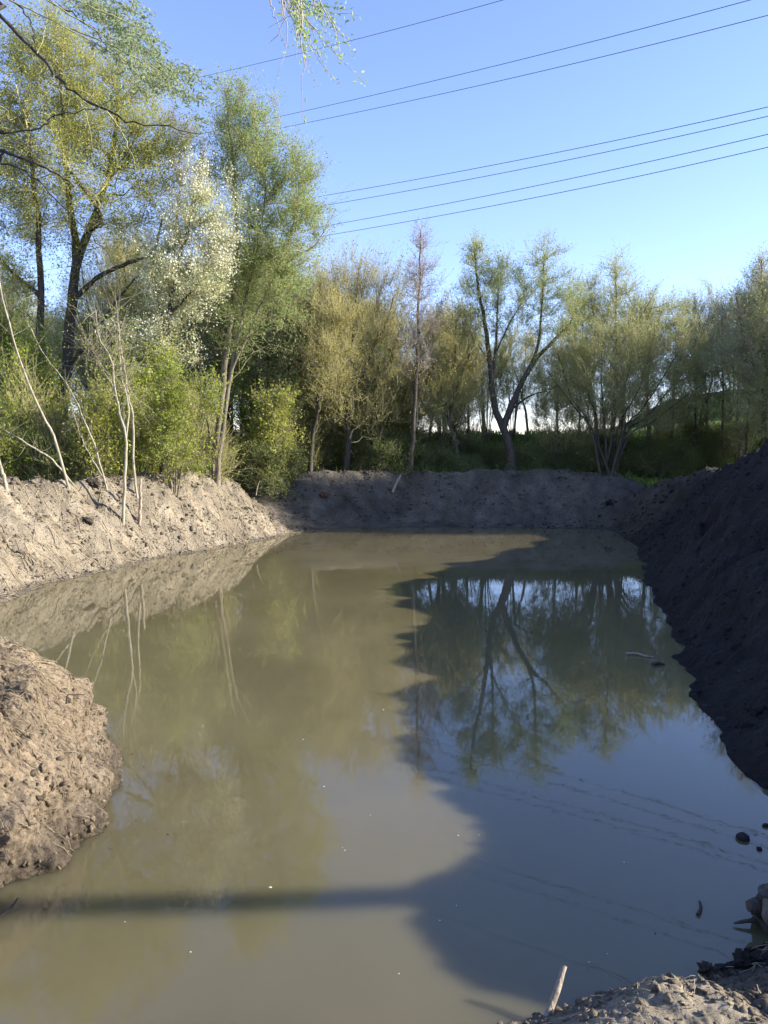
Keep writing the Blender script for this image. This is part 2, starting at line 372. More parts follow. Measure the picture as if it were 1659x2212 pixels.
# ------------------------------------------------------------------ water
def make_water():
    m, N, L, B = mat('murky_water')
    geo = N.new('ShaderNodeNewGeometry')
    n0 = N.new('ShaderNodeTexNoise'); n0.inputs['Scale'].default_value = .35; n0.inputs['Detail'].default_value = 4
    L.new(geo.outputs['Position'], n0.inputs['Vector'])
    r = ramp(N, [(.3, (.11, .094, .048)), (.7, (.152, .13, .07))]); L.new(n0.outputs[0], r.inputs[0]); L.new(r.outputs[0], B.inputs['Base Color'])
    B.inputs['Roughness'].default_value = .014; B.inputs['IOR'].default_value = 1.45
    B.inputs['Subsurface Weight'].default_value = 1; B.inputs['Subsurface Radius'].default_value = (1, .9, .6); B.inputs['Subsurface Scale'].default_value = .95
    mp = N.new('ShaderNodeMapping'); mp.inputs['Scale'].default_value = (1, 1, 1); L.new(geo.outputs['Position'], mp.inputs[0])
    n1 = N.new('ShaderNodeTexNoise'); n1.inputs['Scale'].default_value = 1.6; n1.inputs['Detail'].default_value = 0.5
    n2 = N.new('ShaderNodeTexNoise'); n2.inputs['Scale'].default_value = 9; n2.inputs['Detail'].default_value = 2
    L.new(mp.outputs[0], n1.inputs['Vector']); L.new(mp.outputs[0], n2.inputs['Vector'])
    b1 = N.new('ShaderNodeBump'); b1.inputs['Strength'].default_value = 1; b1.inputs['Distance'].default_value = .0006; L.new(n1.outputs[0], b1.inputs['Height'])
    b2 = N.new('ShaderNodeBump'); b2.inputs['Strength'].default_value = 1; b2.inputs['Distance'].default_value = .00022; L.new(n2.outputs[0], b2.inputs['Height']); L.new(b1.outputs[0], b2.inputs['Normal'])
    L.new(b2.outputs[0], B.inputs['Normal'])
    nx, ny = 40, 60
    X, Y = np.meshgrid(np.linspace(-9.5, 9, nx), np.linspace(2, 27, ny)); V = np.stack([X, Y, X * 0], -1).reshape(-1, 3)
    i = np.arange(nx * ny).reshape(ny, nx); F = np.stack([i[:-1, :-1], i[:-1, 1:], i[1:, 1:], i[1:, :-1]], -1).reshape(-1, 4)
    # close the slab below so the murk has a body
    o = mesh_np('water', V, F, m); tag(o, kind='structure'); return o
make_water()

# ------------------------------------------------------------------ trees
class Tree:
    """stems (hand laid polylines), crown lobes filled by branches that grow from the nearest wood, then twigs and leaves"""
    def __init__(s, name, label, cat, stems, lobes, n1=40, n2=160, n3=1500, leaf=8, ls=.07, lw=.45, twig=.5, up=.5, droop=0., outw=.3,
                 bark=None, tmat=None, lmat=None, group=None, local=False, tr=.0045, b1=.03, spread=1., base=None, stemn=22, sides=7, jit=.35, leafpos=.05, stemname='trunk'):
        r_ = rng
        S = []
        for st in stems:
            pts, r0, r1 = st[0], st[1], st[2]
            P = np.array([A(*p) if not local else p for p in pts], float)
            if len(st) < 4:
                P[0, 2] = gz(P[0, 0], P[0, 1]) - .12 if not local else P[0, 2]
            C = curve(P, stemn)
            L_ = np.linalg.norm(C[-1] - C[0])
            C[2:] += (r_.normal(size=(stemn - 2, 3)) * .012 * L_ / 6)
            t = np.linspace(0, 1, stemn)
            R = r0 + (r1 - r0) * t**.8
            if len(st) < 4: R[0] *= 1.35; R[1] *= 1.1
            S.append((C, R))
        s.base = S[0][0][0].copy() if base is None else np.array(base, float)
        if not local: s.base[2] = gz(s.base[0], s.base[1])
        s.root = empty(name, s.base); tag(s.root, label, cat, group)
        for C, R in S:
            V, F = tubes(C[None] - s.base, R[None], sides, .05)
            mb = MB(); mb.add(V, F); mb.add(V, caps(V, sides)) if False else None
            mb.build(stemname, bark, s.root)
        src = np.concatenate([C[3:] for C, R in S]); srt = np.concatenate([unit(np.gradient(C, axis=0))[3:] for C, R in S]); srr = np.concatenate([R[3:] for C, R in S])
        # lobes
        LC, LR, LW = [], [], []
        for l in lobes:
            if local: c = np.array(l[:3], float); rr = np.array(l[3:6], float); w = l[6] if len(l) > 6 else 1
            else:
                u, v, D, ru, rv = l[:5]; c = A(u, v, D); k = D / 1659; rr = np.array((ru * k, (ru + rv) * .5 * k * spread, rv * k)); w = l[5] if len(l) > 5 else 1
            LC.append(c); LR.append(rr); LW.append(w * np.prod(rr)**.8)
        LC = np.array(LC); LR = np.array(LR); LW = np.array(LW) / sum(LW)
        def targets(n, k=1.):
            i = r_.choice(len(LC), n, p=LW); d = r_.normal(size=(n, 3)) * .6; d = d / np.maximum(1, np.linalg.norm(d, axis=1, keepdims=True) / 1.35)
            return LC[i] + d * LR[i] * k
        def connect(T, src, srt, srr, Q, rc, wob):
            d = T[:, None] - src[None]; L_ = np.linalg.norm(d, axis=2)
            pen = np.maximum(0, src[None, :, 2] - T[:, None, 2] + .45 * L_) * 1.3
            ang = 1 - (d * srt[None]).sum(2) / np.maximum(L_, 1e-6)
            j = np.argmin(L_ + pen + .25 * L_ * ang + r_.random(L_.shape) * .15, 1); dist = L_[np.arange(len(T)), j]
            p0 = src[j]; tn = srt[j]
            c1 = p0 + (tn * .35 + np.array((0, 0, .05))) * dist[:, None] + r_.normal(size=p0.shape) * .06 * dist[:, None]
            t = np.linspace(0, 1, Q)[None, :, None]
            P = (1 - t)**2 * p0[:, None] + 2 * t * (1 - t) * c1[:, None] + t * t * T[:, None]
            P[:, 1:] += r_.normal(size=P[:, 1:].shape) * wob * dist[:, None, None] * .1
            r0 = np.minimum(srr[j] * .7, rc * (.25 + dist * .35))
            R = r0[:, None] * (1 - .75 * np.linspace(0, 1, Q))[None]
            return P, R
        allb = MB()
        def flat(P, R, k0=1):
            return P[:, k0:].reshape(-1, 3), unit(np.gradient(P, axis=1))[:, k0:].reshape(-1, 3), R[:, k0:].ravel()
        P1, R1 = connect(targets(n1, .8), src, srt, srr, 9, b1, .4)
        V, F = tubes(P1 - s.base, np.maximum(R1, tr), 5); allb.add(V, F)
        f1 = flat(P1, R1, 3); src2 = [np.concatenate((a, b)) for a, b in zip((src, srt, srr), f1)]
        P2, R2 = connect(targets(n2), *src2, 7, b1 * .5, .5)
        V, F = tubes(P2 - s.base, np.maximum(R2, tr * .9), 4); allb.add(V, F)
        allb.build('branches', bark if tmat is None else tmat, s.root)['kind'] = 'stuff'
        # twigs
        f2 = flat(P2, R2, 2); f1b = flat(P1, R1, 5)
        pool = np.concatenate((f2[0], f1b[0])); tg = np.concatenate((f2[1], f1b[1]))
        j = r_.integers(0, len(pool), n3); p0 = pool[j] + r_.normal(size=(n3, 3)) * .02
        cen = (LC * LW[:, None]).sum(0); out = unit(p0 - cen)
        dr = unit(tg[j] * .5 + out * outw + np.array((0, 0, 1.)) * up + r_.normal(size=(n3, 3)) * .5)
        ln = twig * (.45 + r_.random(n3) * .9); Q = 4; t = np.linspace(0, 1, Q)[None, :, None]
        P3 = p0[:, None] + dr[:, None] * t * ln[:, None, None] + np.array((0, 0, -1.)) * (t**2) * droop * ln[:, None, None] + r_.normal(size=(n3, Q, 3)) * .035 * t * ln[:, None, None]
        R3 = np.full((n3, Q), tr) * (1 - .6 * np.linspace(0, 1, Q))
        mb = MB(); V, F = tubes(P3 - s.base, R3, 3); mb.add(V, F)
        o = mb.build('twigs', tmat or bark, s.root); o['kind'] = 'stuff'
        if leaf > 0:
            n = int(n3 * leaf * .72); i = r_.integers(0, n3, n); q = r_.random(n)**.8 * (Q - 1) * .999; k = q.astype(int); f = (q - k)[:, None]
            c = P3[i, k] * (1 - f) + P3[i, k + 1] * f + r_.normal(size=(n, 3)) * leafpos
            s.leaves(c, ls, lw, lmat, dirs=dr[i])
    def leaves(s, c, ls, lw, lmat, dirs=None, name='crown'):
        n = len(c); a = unit(rng.normal(size=(n, 3)) + (dirs * .7 if dirs is not None else 0)); b = unit(np.cross(a, rng.normal(size=(n, 3))))
        L_ = (ls * (.55 + .9 * rng.random(n)))[:, None]; nn = np.cross(a, b)
        V = np.stack([c, c + a * L_ * .5 + b * L_ * lw * .5 + nn * L_ * .08, c + a * L_, c + a * L_ * .5 - b * L_ * lw * .5 + nn * L_ * .08], 1) - s.base
        F = np.arange(n * 4).reshape(n, 4)
        o = mesh_np(name, V.reshape(-1, 3), F, lmat, s.root, smooth=False); o['kind'] = 'stuff'
def copy_tree(root, loc, rz, sc_, label, group, tilt=0):
    r = root.copy(); COL.objects.link(r); r.location = loc; r.rotation_euler = (tilt, tilt * .5, rz); r.scale = (sc_, sc_, sc_)
    r['label'] = label
    if group: r['group'] = group
    for ch in root.children:
        c = ch.copy(); COL.objects.link(c); c.parent = r
    return r

# -- left wood
tA = Tree('leafing_tree', 'tallest yellow-green tree on the left with two thick dark trunks', 'tree',
    [([(100, 1010, 23), (110, 900, 23), (92, 760, 23), (88, 600, 23), (82, 470, 22.7), (72, 380, 22.4), (58, 260, 22)], .165, .04),
     ([(112, 1000, 23.6), (138, 850, 23.6), (152, 700, 23.5), (160, 600, 23.5), (190, 500, 23.7), (222, 420, 24), (246, 320, 24), (255, 200, 24)], .22, .045),
     ([(153, 690, 23.5), (165, 560, 23.3), (150, 430, 23), (140, 300, 22.6), (130, 160, 22.4)], .16, .04, 1),
     ([(148, 660, 23.5), (210, 600, 23.3), (270, 570, 23), (330, 545, 22.8), (350, 470, 22.6)], .09, .03, 1),
     ([(140, 800, 23.6), (205, 720, 23.2), (260, 640, 22.9), (330, 560, 22.6)], .07, .025, 1),
     ([(90, 640, 23), (40, 600, 23), (0, 560, 23), (-50, 500, 23)], .07, .03, 1),
     ([(190, 500, 23.7), (216, 478, 22.8), (205, 440, 22.4), (175, 400, 22.2), (152, 370, 22)], .085, .05, 1)],
    [(130, 150, 23, 110, 100), (60, 100, 23, 90, 80, .8), (270, 170, 23.5, 80, 70, .7), (60, 260, 23, 110, 110), (220, 230, 23.5, 110, 110), (330, 330, 24, 85, 100), (170, 360, 23, 140, 110), (40, 440, 23, 90, 120), (310, 470, 23, 70, 70, .8), (-70, 330, 23, 90, 200), (200, 480, 23.2, 110, 60, .6), (20, 620, 23, 60, 70, .6), (300, 620, 23, 90, 60, .35), (120, 640, 23.5, 90, 90, .2)],
    n1=110, n2=1100, n3=14000, leaf=8.5, ls=.066, twig=.7, up=.35, droop=.25, leafpos=.09, bark=M_BARK_D, tmat=M_TWIG_Y, lmat=M_L_YEL, b1=.05)
tA2 = Tree('twiggy_tree', 'thin tree with bare pinkish brown twigs behind the big yellow-green crown', 'tree',
    [([(350, 1000, 27), (355, 800, 27), (370, 600, 27), (385, 450, 27), (392, 300, 27)], .12, .02), ([(365, 650, 27), (400, 500, 27), (430, 380, 27), (440, 330, 27)], .05, .015, 1)],
    [(380, 290, 27, 50, 50), (410, 370, 27, 50, 70), (360, 380, 27, 60, 60)],
    n1=30, n2=160, n3=1500, leaf=1.2, ls=.06, twig=.5, up=.7, bark=M_BARK_B, tmat=M_TWIG_P, lmat=M_L_PUR)
tB = Tree('blossoming_tree', 'white blossoming wild cherry between the two tall green trees', 'tree',
    [([(352, 1015, 21.8), (362, 850, 21.8), (362, 720, 21.8), (378, 600, 21.8), (405, 500, 21.8), (432, 400, 21.8)], .12, .025),
     ([(362, 760, 21.8), (350, 680, 21.8), (335, 620, 21.8), (330, 560, 21.6)], .06, .02, 1), ([(366, 680, 21.8), (420, 620, 21.8), (460, 540, 21.8)], .05, .02, 1),
     ([(360, 830, 21.8), (400, 800, 21.8), (428, 783, 21.8)], .035, .02, 1)],
    [(440, 450, 21.8, 60, 75), (470, 520, 21.8, 40, 60), (390, 560, 21.8, 75, 75), (350, 620, 21.8, 45, 45), (300, 730, 21.6, 80, 45, .4), (430, 620, 21.8, 60, 50, .6), (360, 720, 21.6, 60, 50, .3)],
    n1=50, n2=600, n3=4400, leaf=8, ls=.045, lw=.85, twig=.4, up=.3, bark=M_BARK_D, tmat=M_TWIG_Y, lmat=M_BLOSSOM, leafpos=.06)
tC = Tree('willow_tree', 'tall slender light green willow leaning right from the left bank crest', 'tree',
    [([(452, 1032, 23.7), (470, 930, 23.7), (486, 790, 23.7), (505, 640, 23.7), (512, 520, 23.7), (508, 400, 23.7), (498, 300, 23.7), (492, 215, 23.7)], .13, .02),
     ([(468, 1028, 23.5), (478, 940, 23.5), (500, 800, 23.4), (525, 680, 23.4), (548, 560, 23.4), (572, 430, 23.3), (572, 300, 23.2)], .09, .02),
     ([(500, 800, 23.4), (545, 700, 23.2), (590, 600, 23), (625, 520, 22.9), (650, 400, 22.8)], .05, .015, 1),
     ([(590, 600, 23), (630, 560, 23), (680, 530, 23), (700, 500, 23)], .03, .012, 1),
     ([(432, 1032, 23.6), (426, 990, 23.6), (436, 930, 23.6), (446, 890, 23.6)], .035, .02), ([(446, 1032, 23.8), (452, 940, 23.8), (440, 880, 23.8), (430, 780, 23.8), (428, 640, 23.8)], .04, .015)],
    [(498, 250, 23.7, 42, 55), (550, 270, 23.4, 45, 50), (500, 350, 23.7, 55, 70), (575, 370, 23.3, 55, 70), (645, 390, 23, 45, 60), (660, 470, 23, 45, 60), (590, 490, 23.2, 70, 70), (530, 560, 23.4, 50, 80), (620, 590, 23, 50, 50), (520, 680, 23.4, 50, 70, .6), (600, 690, 23.2, 40, 50, .35)],
    n1=80, n2=820, n3=7500, leaf=8, ls=.06, twig=.55, up=.55, leafpos=.07, bark=M_BARK_B, tmat=M_TWIG_Y, lmat=M_L_GRN)
# -- far trees behind the end bank
tD = Tree('field_maple', 'rounded yellowish tree with a fan of stems rising from one short pale trunk', 'tree',
    [([(745, 1030, 30.3), (753, 950, 30.3), (750, 908, 30.3), (745, 850, 30.3), (740, 784, 30.3), (733, 700, 30.3), (725, 600, 30.3)], .15, .02),
     ([(751, 915, 30.3), (770, 851, 30.2), (786, 801, 30.1), (806, 750, 30), (838, 690, 29.8), (850, 640, 29.8)], .1, .02, 1),
     ([(762, 870, 30.2), (763, 820, 30.3), (760, 750, 30.5), (766, 680, 30.6), (775, 590, 30.6)], .08, .02, 1),
     ([(747, 891, 30.3), (718, 830, 30), (690, 770, 29.8), (672, 700, 29.7), (668, 650, 29.7)], .07, .02, 1),
     ([(753, 930, 30.4), (740, 850, 31), (712, 760, 31.4), (700, 660, 31.6)], .06, .02, 1),
     ([(768, 860, 30.3), (800, 830, 30.9), (840, 780, 31.4), (868, 700, 31.6)], .06, .02, 1)],
    [(765, 610, 30.3, 70, 50), (710, 650, 30, 55, 60), (825, 650, 30, 55, 60), (765, 700, 30.3, 90, 70), (690, 740, 30, 45, 80), (850, 730, 30, 40, 70), (730, 830, 30.3, 70, 70, .7), (810, 820, 30.3, 70, 70, .7), (700, 900, 30.6, 60, 50, .4), (820, 900, 30.6, 60, 50, .4)],
    n1=90, n2=650, n3=5500, leaf=3.4, ls=.07, twig=.95, up=1.3, outw=.5, bark=M_BARK_D, tmat=M_TWIG_Y, lmat=M_L_OCH, b1=.035)
tE = Tree('twiggy_tree', 'tall bare-topped purplish tree standing between the yellowish trees', 'tree',
    [([(880, 1020, 30), (893, 920, 30), (901, 767, 30), (906, 617, 30), (909, 495, 30)], .13, .015), ([(884, 980, 30.2), (900, 900, 30.1), (896, 850, 30), (880, 790, 30)], .06, .02, 1)],
    [(909, 530, 30, 26, 32), (907, 600, 30, 38, 45), (905, 680, 30, 48, 50), (900, 760, 30, 50, 50, .5)],
    n1=60, n2=220, n3=1900, leaf=1.6, ls=.07, twig=.5, up=.5, outw=.2, bark=M_BARK_D, tmat=M_TWIG_P, lmat=M_L_PUR)
tF = Tree('spreading_tree', 'smaller tree with orange-tinged yellow leaves left of the forked tree', 'tree',
    [([(995, 1010, 31), (985, 960, 31), (972, 920, 31), (960, 857, 31), (935, 790, 31), (925, 720, 31)], .1, .02), ([(974, 930, 31), (974, 857, 31), (982, 780, 31), (985, 700, 31)], .07, .02, 1), ([(972, 880, 31), (1000, 800, 31), (1025, 740, 31)], .05, .02, 1)],
    [(960, 700, 31, 50, 45), (1005, 730, 31, 40, 40), (925, 760, 31, 45, 55), (975, 800, 31, 60, 55), (1020, 830, 31, 30, 60, .7), (960, 880, 31, 60, 45, .5), (920, 840, 31, 40, 60, .5)],
    n1=50, n2=380, n3=3300, leaf=3.8, ls=.068, twig=.7, up=.9, bark=M_BARK_D, tmat=M_TWIG_Y, lmat=M_L_OCH)
tG = Tree('forked_willow', 'dark forked tree with two spreading arms and three light green crown tops', 'tree',
    [([(1107, 1010, 31), (1098, 960, 31), (1084, 915, 31), (1066, 870, 31), (1059, 800, 31), (1052, 717, 31), (1040, 660, 31), (1028, 580, 31), (1025, 530, 31)], .22, .02),
     ([(1088, 920, 31), (1112, 857, 31), (1150, 785, 31), (1190, 742, 31), (1230, 700, 31), (1245, 660, 31)], .16, .02, 1),
     ([(1150, 785, 31), (1163, 740, 31), (1170, 667, 31), (1174, 600, 31), (1175, 545, 31)], .08, .015, 1),
     ([(1062, 830, 31), (1070, 760, 31), (1074, 680, 31), (1078, 600, 31)], .09, .015, 1),
     ([(1098, 890, 31), (1140, 858, 31.5), (1190, 840, 32), (1235, 825, 32)], .05, .015, 1),
     ([(1060, 790, 31), (1030, 740, 31.4), (1000, 700, 31.6)], .04, .015, 1), ([(1072, 760, 31), (1100, 700, 31), (1130, 650, 31)], .04, .015, 1)],
    [(1025, 545, 31, 30, 35), (1040, 610, 31, 48, 50), (1085, 610, 31, 42, 50), (1172, 560, 31, 36, 38), (1165, 640, 31, 50, 50), (1230, 640, 31, 36, 45), (1020, 680, 31, 42, 45, .7), (1090, 690, 31, 50, 45, .7), (1160, 720, 31, 50, 35, .8), (1215, 710, 31, 40, 35, .7), (1160, 790, 31, 50, 40, .35), (1190, 840, 31.5, 50, 40, .3)],
    n1=80, n2=760, n3=6000, leaf=5.4, ls=.06, twig=.5, up=.5, bark=M_BARK_D, tmat=M_TWIG_Y, lmat=M_L_GRN, b1=.035)
tH = Tree('slender_willow', 'pale green upright tree rising above the leaning thicket right of the forked tree', 'tree',
    [([(1322, 990, 32.5), (1326, 900, 32.5), (1330, 780, 32.5), (1330, 667, 32.5), (1330, 575, 32.5)], .13, .015), ([(1328, 800, 32.5), (1290, 720, 32.5), (1275, 640, 32.5)], .05, .015, 1), ([(1328, 760, 32.5), (1380, 690, 32.5), (1410, 640, 32.5)], .05, .015, 1)],
    [(1330, 590, 32.5, 34, 36), (1330, 660, 32.5, 55, 45), (1270, 660, 32.5, 40, 45), (1400, 665, 32.5, 50, 40), (1455, 690, 32.5, 40, 35), (1330, 730, 32.5, 80, 40, .7)],
    n1=60, n2=480, n3=4000, leaf=5.5, ls=.062, twig=.55, up=.6, bark=M_BARK_D, tmat=M_TWIG_Y, lmat=M_L_PALE)
stH = []
for (u1, v1, u2, v2) in [(1235, 860, 1205, 760), (1270, 850, 1255, 740), (1300, 850, 1300, 720), (1345, 850, 1380, 730), (1365, 870, 1430, 740), (1390, 880, 1475, 745), (1400, 895, 1500, 780), (1410, 910, 1530, 820), (1250, 890, 1180, 800), (1380, 840, 1420, 700)]:
    stH.append(([(1310 + rng.uniform(-18, 22), 985, 30.6 + rng.uniform(-.5, 1.2)), ((1310 + u1) / 2, (960 + v1) / 2 + 6, 31), (u1, v1, 31 + rng.uniform(-1, 1)), (u2, v2, 31 + rng.uniform(-1.5, 1.5))], .065, .012))
tH2 = Tree('goat_willow', 'broad thicket-like willow with many dark stems leaning right', 'tree', stH,
    [(1380, 750, 31, 100, 50), (1460, 790, 31, 70, 55), (1300, 770, 31, 70, 60), (1235, 790, 31, 50, 60, .8), (1430, 850, 31, 80, 50, .7), (1340, 850, 31, 100, 60, .8), (1500, 740, 31.5, 40, 45, .8), (1260, 880, 31, 70, 50, .6), (1400, 910, 31, 90, 35, .5), (1490, 850, 31, 50, 50, .7)],
    n1=110, n2=760, n3=6500, leaf=3.8, ls=.062, twig=.7, up=.7, outw=.4, bark=M_BARK_D, tmat=M_TWIG_Y, lmat=M_L_PALE, b1=.03)
tI = Tree('slender_tree', 'tall pale budding tree cut by the right edge of the view', 'tree',
    [([(1648, 990, 27), (1652, 880, 27), (1650, 760, 27), (1646, 660, 27), (1645, 560, 27)], .11, .015), ([(1651, 850, 27), (1610, 740, 27), (1590, 640, 27)], .05, .012, 1), ([(1651, 820, 27), (1690, 720, 27), (1710, 600, 27)], .05, .012, 1)],
    [(1645, 600, 27, 32, 45), (1615, 660, 27, 40, 50), (1690, 640, 27, 50, 60), (1640, 740, 27, 70, 60), (1585, 740, 27, 40, 50, .7), (1640, 830, 27, 70, 50, .5)],
    n1=60, n2=420, n3=3800, leaf=3.6, ls=.065, twig=.5, up=.8, bark=M_BARK_D, tmat=M_TWIG_P, lmat=M_L_PALE)
tJ = Tree('slender_tree', 'young thin pale-leaved tree just left of the tree at the right edge', 'tree',
    [([(1560, 960, 33), (1562, 850, 33), (1558, 740, 33), (1562, 650, 33)], .07, .012), ([(1561, 840, 33), (1540, 760, 33), (1530, 700, 33)], .03, .01, 1)],
    [(1560, 690, 33, 35, 40), (1545, 760, 33, 40, 45), (1580, 760, 33, 30, 40)],
    n1=26, n2=130, n3=1200, leaf=3.5, ls=.08, twig=.5, up=.9, bark=M_BARK_D, tmat=M_TWIG_P, lmat=M_L_PALE)
# smaller dark tree used in the wood
tK = Tree('wood_tree', 'thin dark leaning tree at the left end of the far bank', 'tree',
    [([(586, 1010, 29), (598, 900, 29), (608, 830, 29), (622, 720, 29), (630, 620, 29)], .09, .015), ([(606, 850, 29), (640, 760, 29), (655, 690, 29)], .04, .012, 1), ([(600, 900, 29), (570, 800, 29), (560, 720, 29)], .04, .012, 1)],
    [(625, 660, 29, 40, 45), (650, 720, 29, 40, 50), (580, 730, 29, 40, 60), (620, 800, 29, 60, 60), (600, 880, 29, 55, 45, .6)],
    n1=55, n2=380, n3=3300, leaf=4, ls=.066, twig=.6, up=.5, bark=M_BARK_D, tmat=M_BARK_B, lmat=M_L_GRN)

# -- saplings and leaning stems on the left bank
def stemthing(name, label, cat, stems, bark, nt=0, tl=.4, group=None, leaf=0, lmat=None, partname='stem'):
    S = []; dlast = 0
    for st in stems:
        pp = list(st[0]); dD = hit(*pp[0][:2]) - pp[0][2] if len(st) < 4 else dlast
        if len(st) < 4: dlast = dD
        P = np.array([A(p[0], p[1], p[2] + dD) for p in pp])
        if len(st) < 4: P[0, 2] = gz(P[0, 0], P[0, 1]) - .08
        n = 26; C = curve(P, n); C[3:] += rng.normal(size=(n - 3, 3)) * .008
        S.append((C, st[1] + (st[2] - st[1]) * np.linspace(0, 1, n)))
    base = S[0][0][0].copy(); base[2] += .08
    r = empty(name, base); tag(r, label, cat, group)
    for C, R in S:
        V, F = tubes(C[None] - base, R[None], 6, .06); mb = MB(); mb.add(V, F); mb.add(V, caps(V, 6)); mb.build(partname, bark, r)
    if nt:
        pool = np.concatenate([C[9:] for C, R in S]); p0 = pool[rng.integers(0, len(pool), nt)]
        dr = unit(rng.normal(size=(nt, 3)) * .7 + np.array((0, 0, .8))); t = np.linspace(0, 1, 5)[None, :, None]; ln = tl * (.4 + rng.random(nt))
        P3 = p0[:, None] + dr[:, None] * t * ln[:, None, None] + rng.normal(size=(nt, 5, 3)) * .03 * t * ln[:, None, None]
        V, F = tubes(P3 - base, np.full((nt, 5), .006) * (1 - .6 * np.linspace(0, 1, 5)), 3); mb = MB(); mb.add(V, F); mb.build('twigs', bark, r)['kind'] = 'stuff'
        if leaf:
            n = nt * leaf; i = rng.integers(0, nt, n); c = P3[i, rng.integers(1, 5, n)] + rng.normal(size=(n, 3)) * .03
            a = unit(rng.normal(size=(n, 3))); b = unit(np.cross(a, rng.normal(size=(n, 3)))); L_ = .05
            V = np.stack([c, c + a * L_ * .5 + b * .012, c + a * L_, c + a * L_ * .5 - b * .012], 1) - base
            mesh_np('leaves', V.reshape(-1, 3), np.arange(n * 4).reshape(n, 4), lmat, r, smooth=False)['kind'] = 'stuff'
    return r
stemthing('sapling', 'pale grey sapling with three crooked stems growing out of the left mud bank', 'sapling',
    [([(266, 1128, 17.6), (269, 1040, 17.6), (272, 953, 17.6), (260, 898, 17.6), (247, 833, 17.6), (240, 778, 17.6), (215, 733, 17.6), (207, 670, 17.6)], .04, .012),
     ([(297, 1075, 18.3), (288, 1003, 18.2), (287, 903, 18.1), (277, 853, 18), (270, 803, 18), (260, 740, 18), (250, 650, 18)], .035, .012),
     ([(272, 950, 17.6), (278, 880, 17.7), (262, 813, 17.7), (260, 778, 17.7), (257, 700, 17.7)], .025, .01, 1),
     ([(248, 838, 17.6), (222, 800, 17.6), (205, 765, 17.6), (190, 745, 17.6)], .015, .006, 1)], M_BARK_P, nt=260, tl=.9, leaf=4, lmat=M_L_LIME)
stemthing('broken_stump', 'snapped thin dead stem standing beside the three-stemmed sapling', 'stump', [([(301, 1134, 17.3), (303, 1085, 17.3), (303, 1034, 17.3)], .045, .03)], M_DEAD)
stemthing('leaning_stem', 'long pale thin trunk leaning left across the bushes on the left', 'tree',
    [([(150, 1058, 17.5), (118, 950, 17.4), (90, 893, 17.3), (55, 813, 17.2), (25, 718, 17), (0, 618, 16.8), (-25, 500, 16.6), (-40, 380, 16.5)], .034, .012)], M_BARK_P, nt=40, tl=.6)
stemthing('leaning_stem', 'thin bowed pale stem leaning far left, lowest over the bank', 'tree',
    [([(174, 1062, 17.2), (120, 1000, 17), (75, 968, 16.8), (0, 923, 16.5), (-60, 900, 16.3)], .025, .012)], M_BARK_P, nt=16)
stemthing('leaning_stem', 'slim pale stem leaning left behind the three-stemmed sapling', 'tree',
    [([(233, 1060, 18.4), (205, 963, 18.3), (178, 900, 18.2), (150, 838, 18.1), (100, 773, 18), (60, 700, 18)], .024, .01)], M_BARK_P, nt=24)
stemthing('leaning_stem', 'short pale stem at the left edge rising from the bank top', 'tree',
    [([(16, 1062, 17), (8, 1030, 17), (0, 1003, 17), (-20, 930, 17), (-40, 830, 17)], .045, .02)], M_BARK_P, nt=16)
stemthing('leaning_stem', 'thin stem crossing low through the lime bushes left of centre', 'tree',
    [([(240, 1050, 19), (195, 985, 19), (160, 900, 19), (150, 840, 19)], .018, .008)], M_BARK_P, nt=20)

# -- shrubs
def shrub_local(name, label, R, H, n3, leaf, ls, lmat, bark=M_BARK_B, tmat=None, twig=.5, up=.6, nst=7, b1=.02, group=None):
    st = []
    for i in range(nst):
        a = rng.uniform(0, 6.28); q = rng.uniform(.25, .8) * R
        st.append(([(math.cos(a) * .1, math.sin(a) * .1, -.1), (math.cos(a) * q * .4, math.sin(a) * q * .4, H * .4), (math.cos(a) * q, math.sin(a) * q, H * rng.uniform(.65, .95))], .03, .008))
    lob = [(0, 0, H * .45, R * .75, R * .75, H * .32, .6)] + [(rng.uniform(-.8, .8) * R, rng.uniform(-.8, .8) * R, H * rng.uniform(.2, 1.05), R * rng.uniform(.2, .5), R * rng.uniform(.2, .5), H * rng.uniform(.12, .32), 1.2) for _ in range(8)]
    return Tree(name, label, 'shrub', st, lob, n1=30, n2=160, n3=n3, leaf=leaf, ls=ls, twig=twig, up=up, bark=bark, tmat=tmat, lmat=lmat, local=True, b1=b1, stemn=8, sides=4, base=(0, 0, 0), group=group, stemname='stem')
s1 = shrub_local('leafing_shrub', '', 1.3, 3.2, 2200, 9, .07, M_L_LIME)
s2 = shrub_local('leafing_shrub', '', 1.2, 2.3, 1700, 8, .075, M_L_YEL)
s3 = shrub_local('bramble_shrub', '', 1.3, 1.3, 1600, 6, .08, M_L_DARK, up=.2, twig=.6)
s4 = shrub_local('bare_shrub', '', 1.1, 2.4, 1500, 1.6, .07, M_L_YEL, tmat=M_TWIG_Y, up=.9, twig=.7)
s5 = shrub_local('coppice_thicket', '', 1.3, 4.2, 1900, 3.2, .07, M_L_PALE, tmat=M_TWIG_Y, up=1., twig=.8, nst=14, b1=.02)
def where(u, D):
    L_ = [(70, 'by the left edge of the view'), (200, 'near the thick dark trunks'), (330, 'behind the three-stemmed sapling'), (440, 'near the white blossoming tree'), (560, 'near the leaning willow trunks'), (690, 'left of the fan-stemmed tree'),
          (820, 'near the fan-stemmed tree'), (940, 'near the purplish bare-topped tree'), (1040, 'left of the forked dark tree'), (1160, 'near the forked dark tree'), (1270, 'right of the forked dark tree'), (1400, 'near the many-stemmed leaning willow'), (1540, 'right of the many-stemmed leaning willow'), (9999, 'by the right edge of the view')]
    return next(t for q, t in L_ if u < q) + (', front row' if D < 32 else ', middle row' if D < 34.5 else ', back row')
used = set()
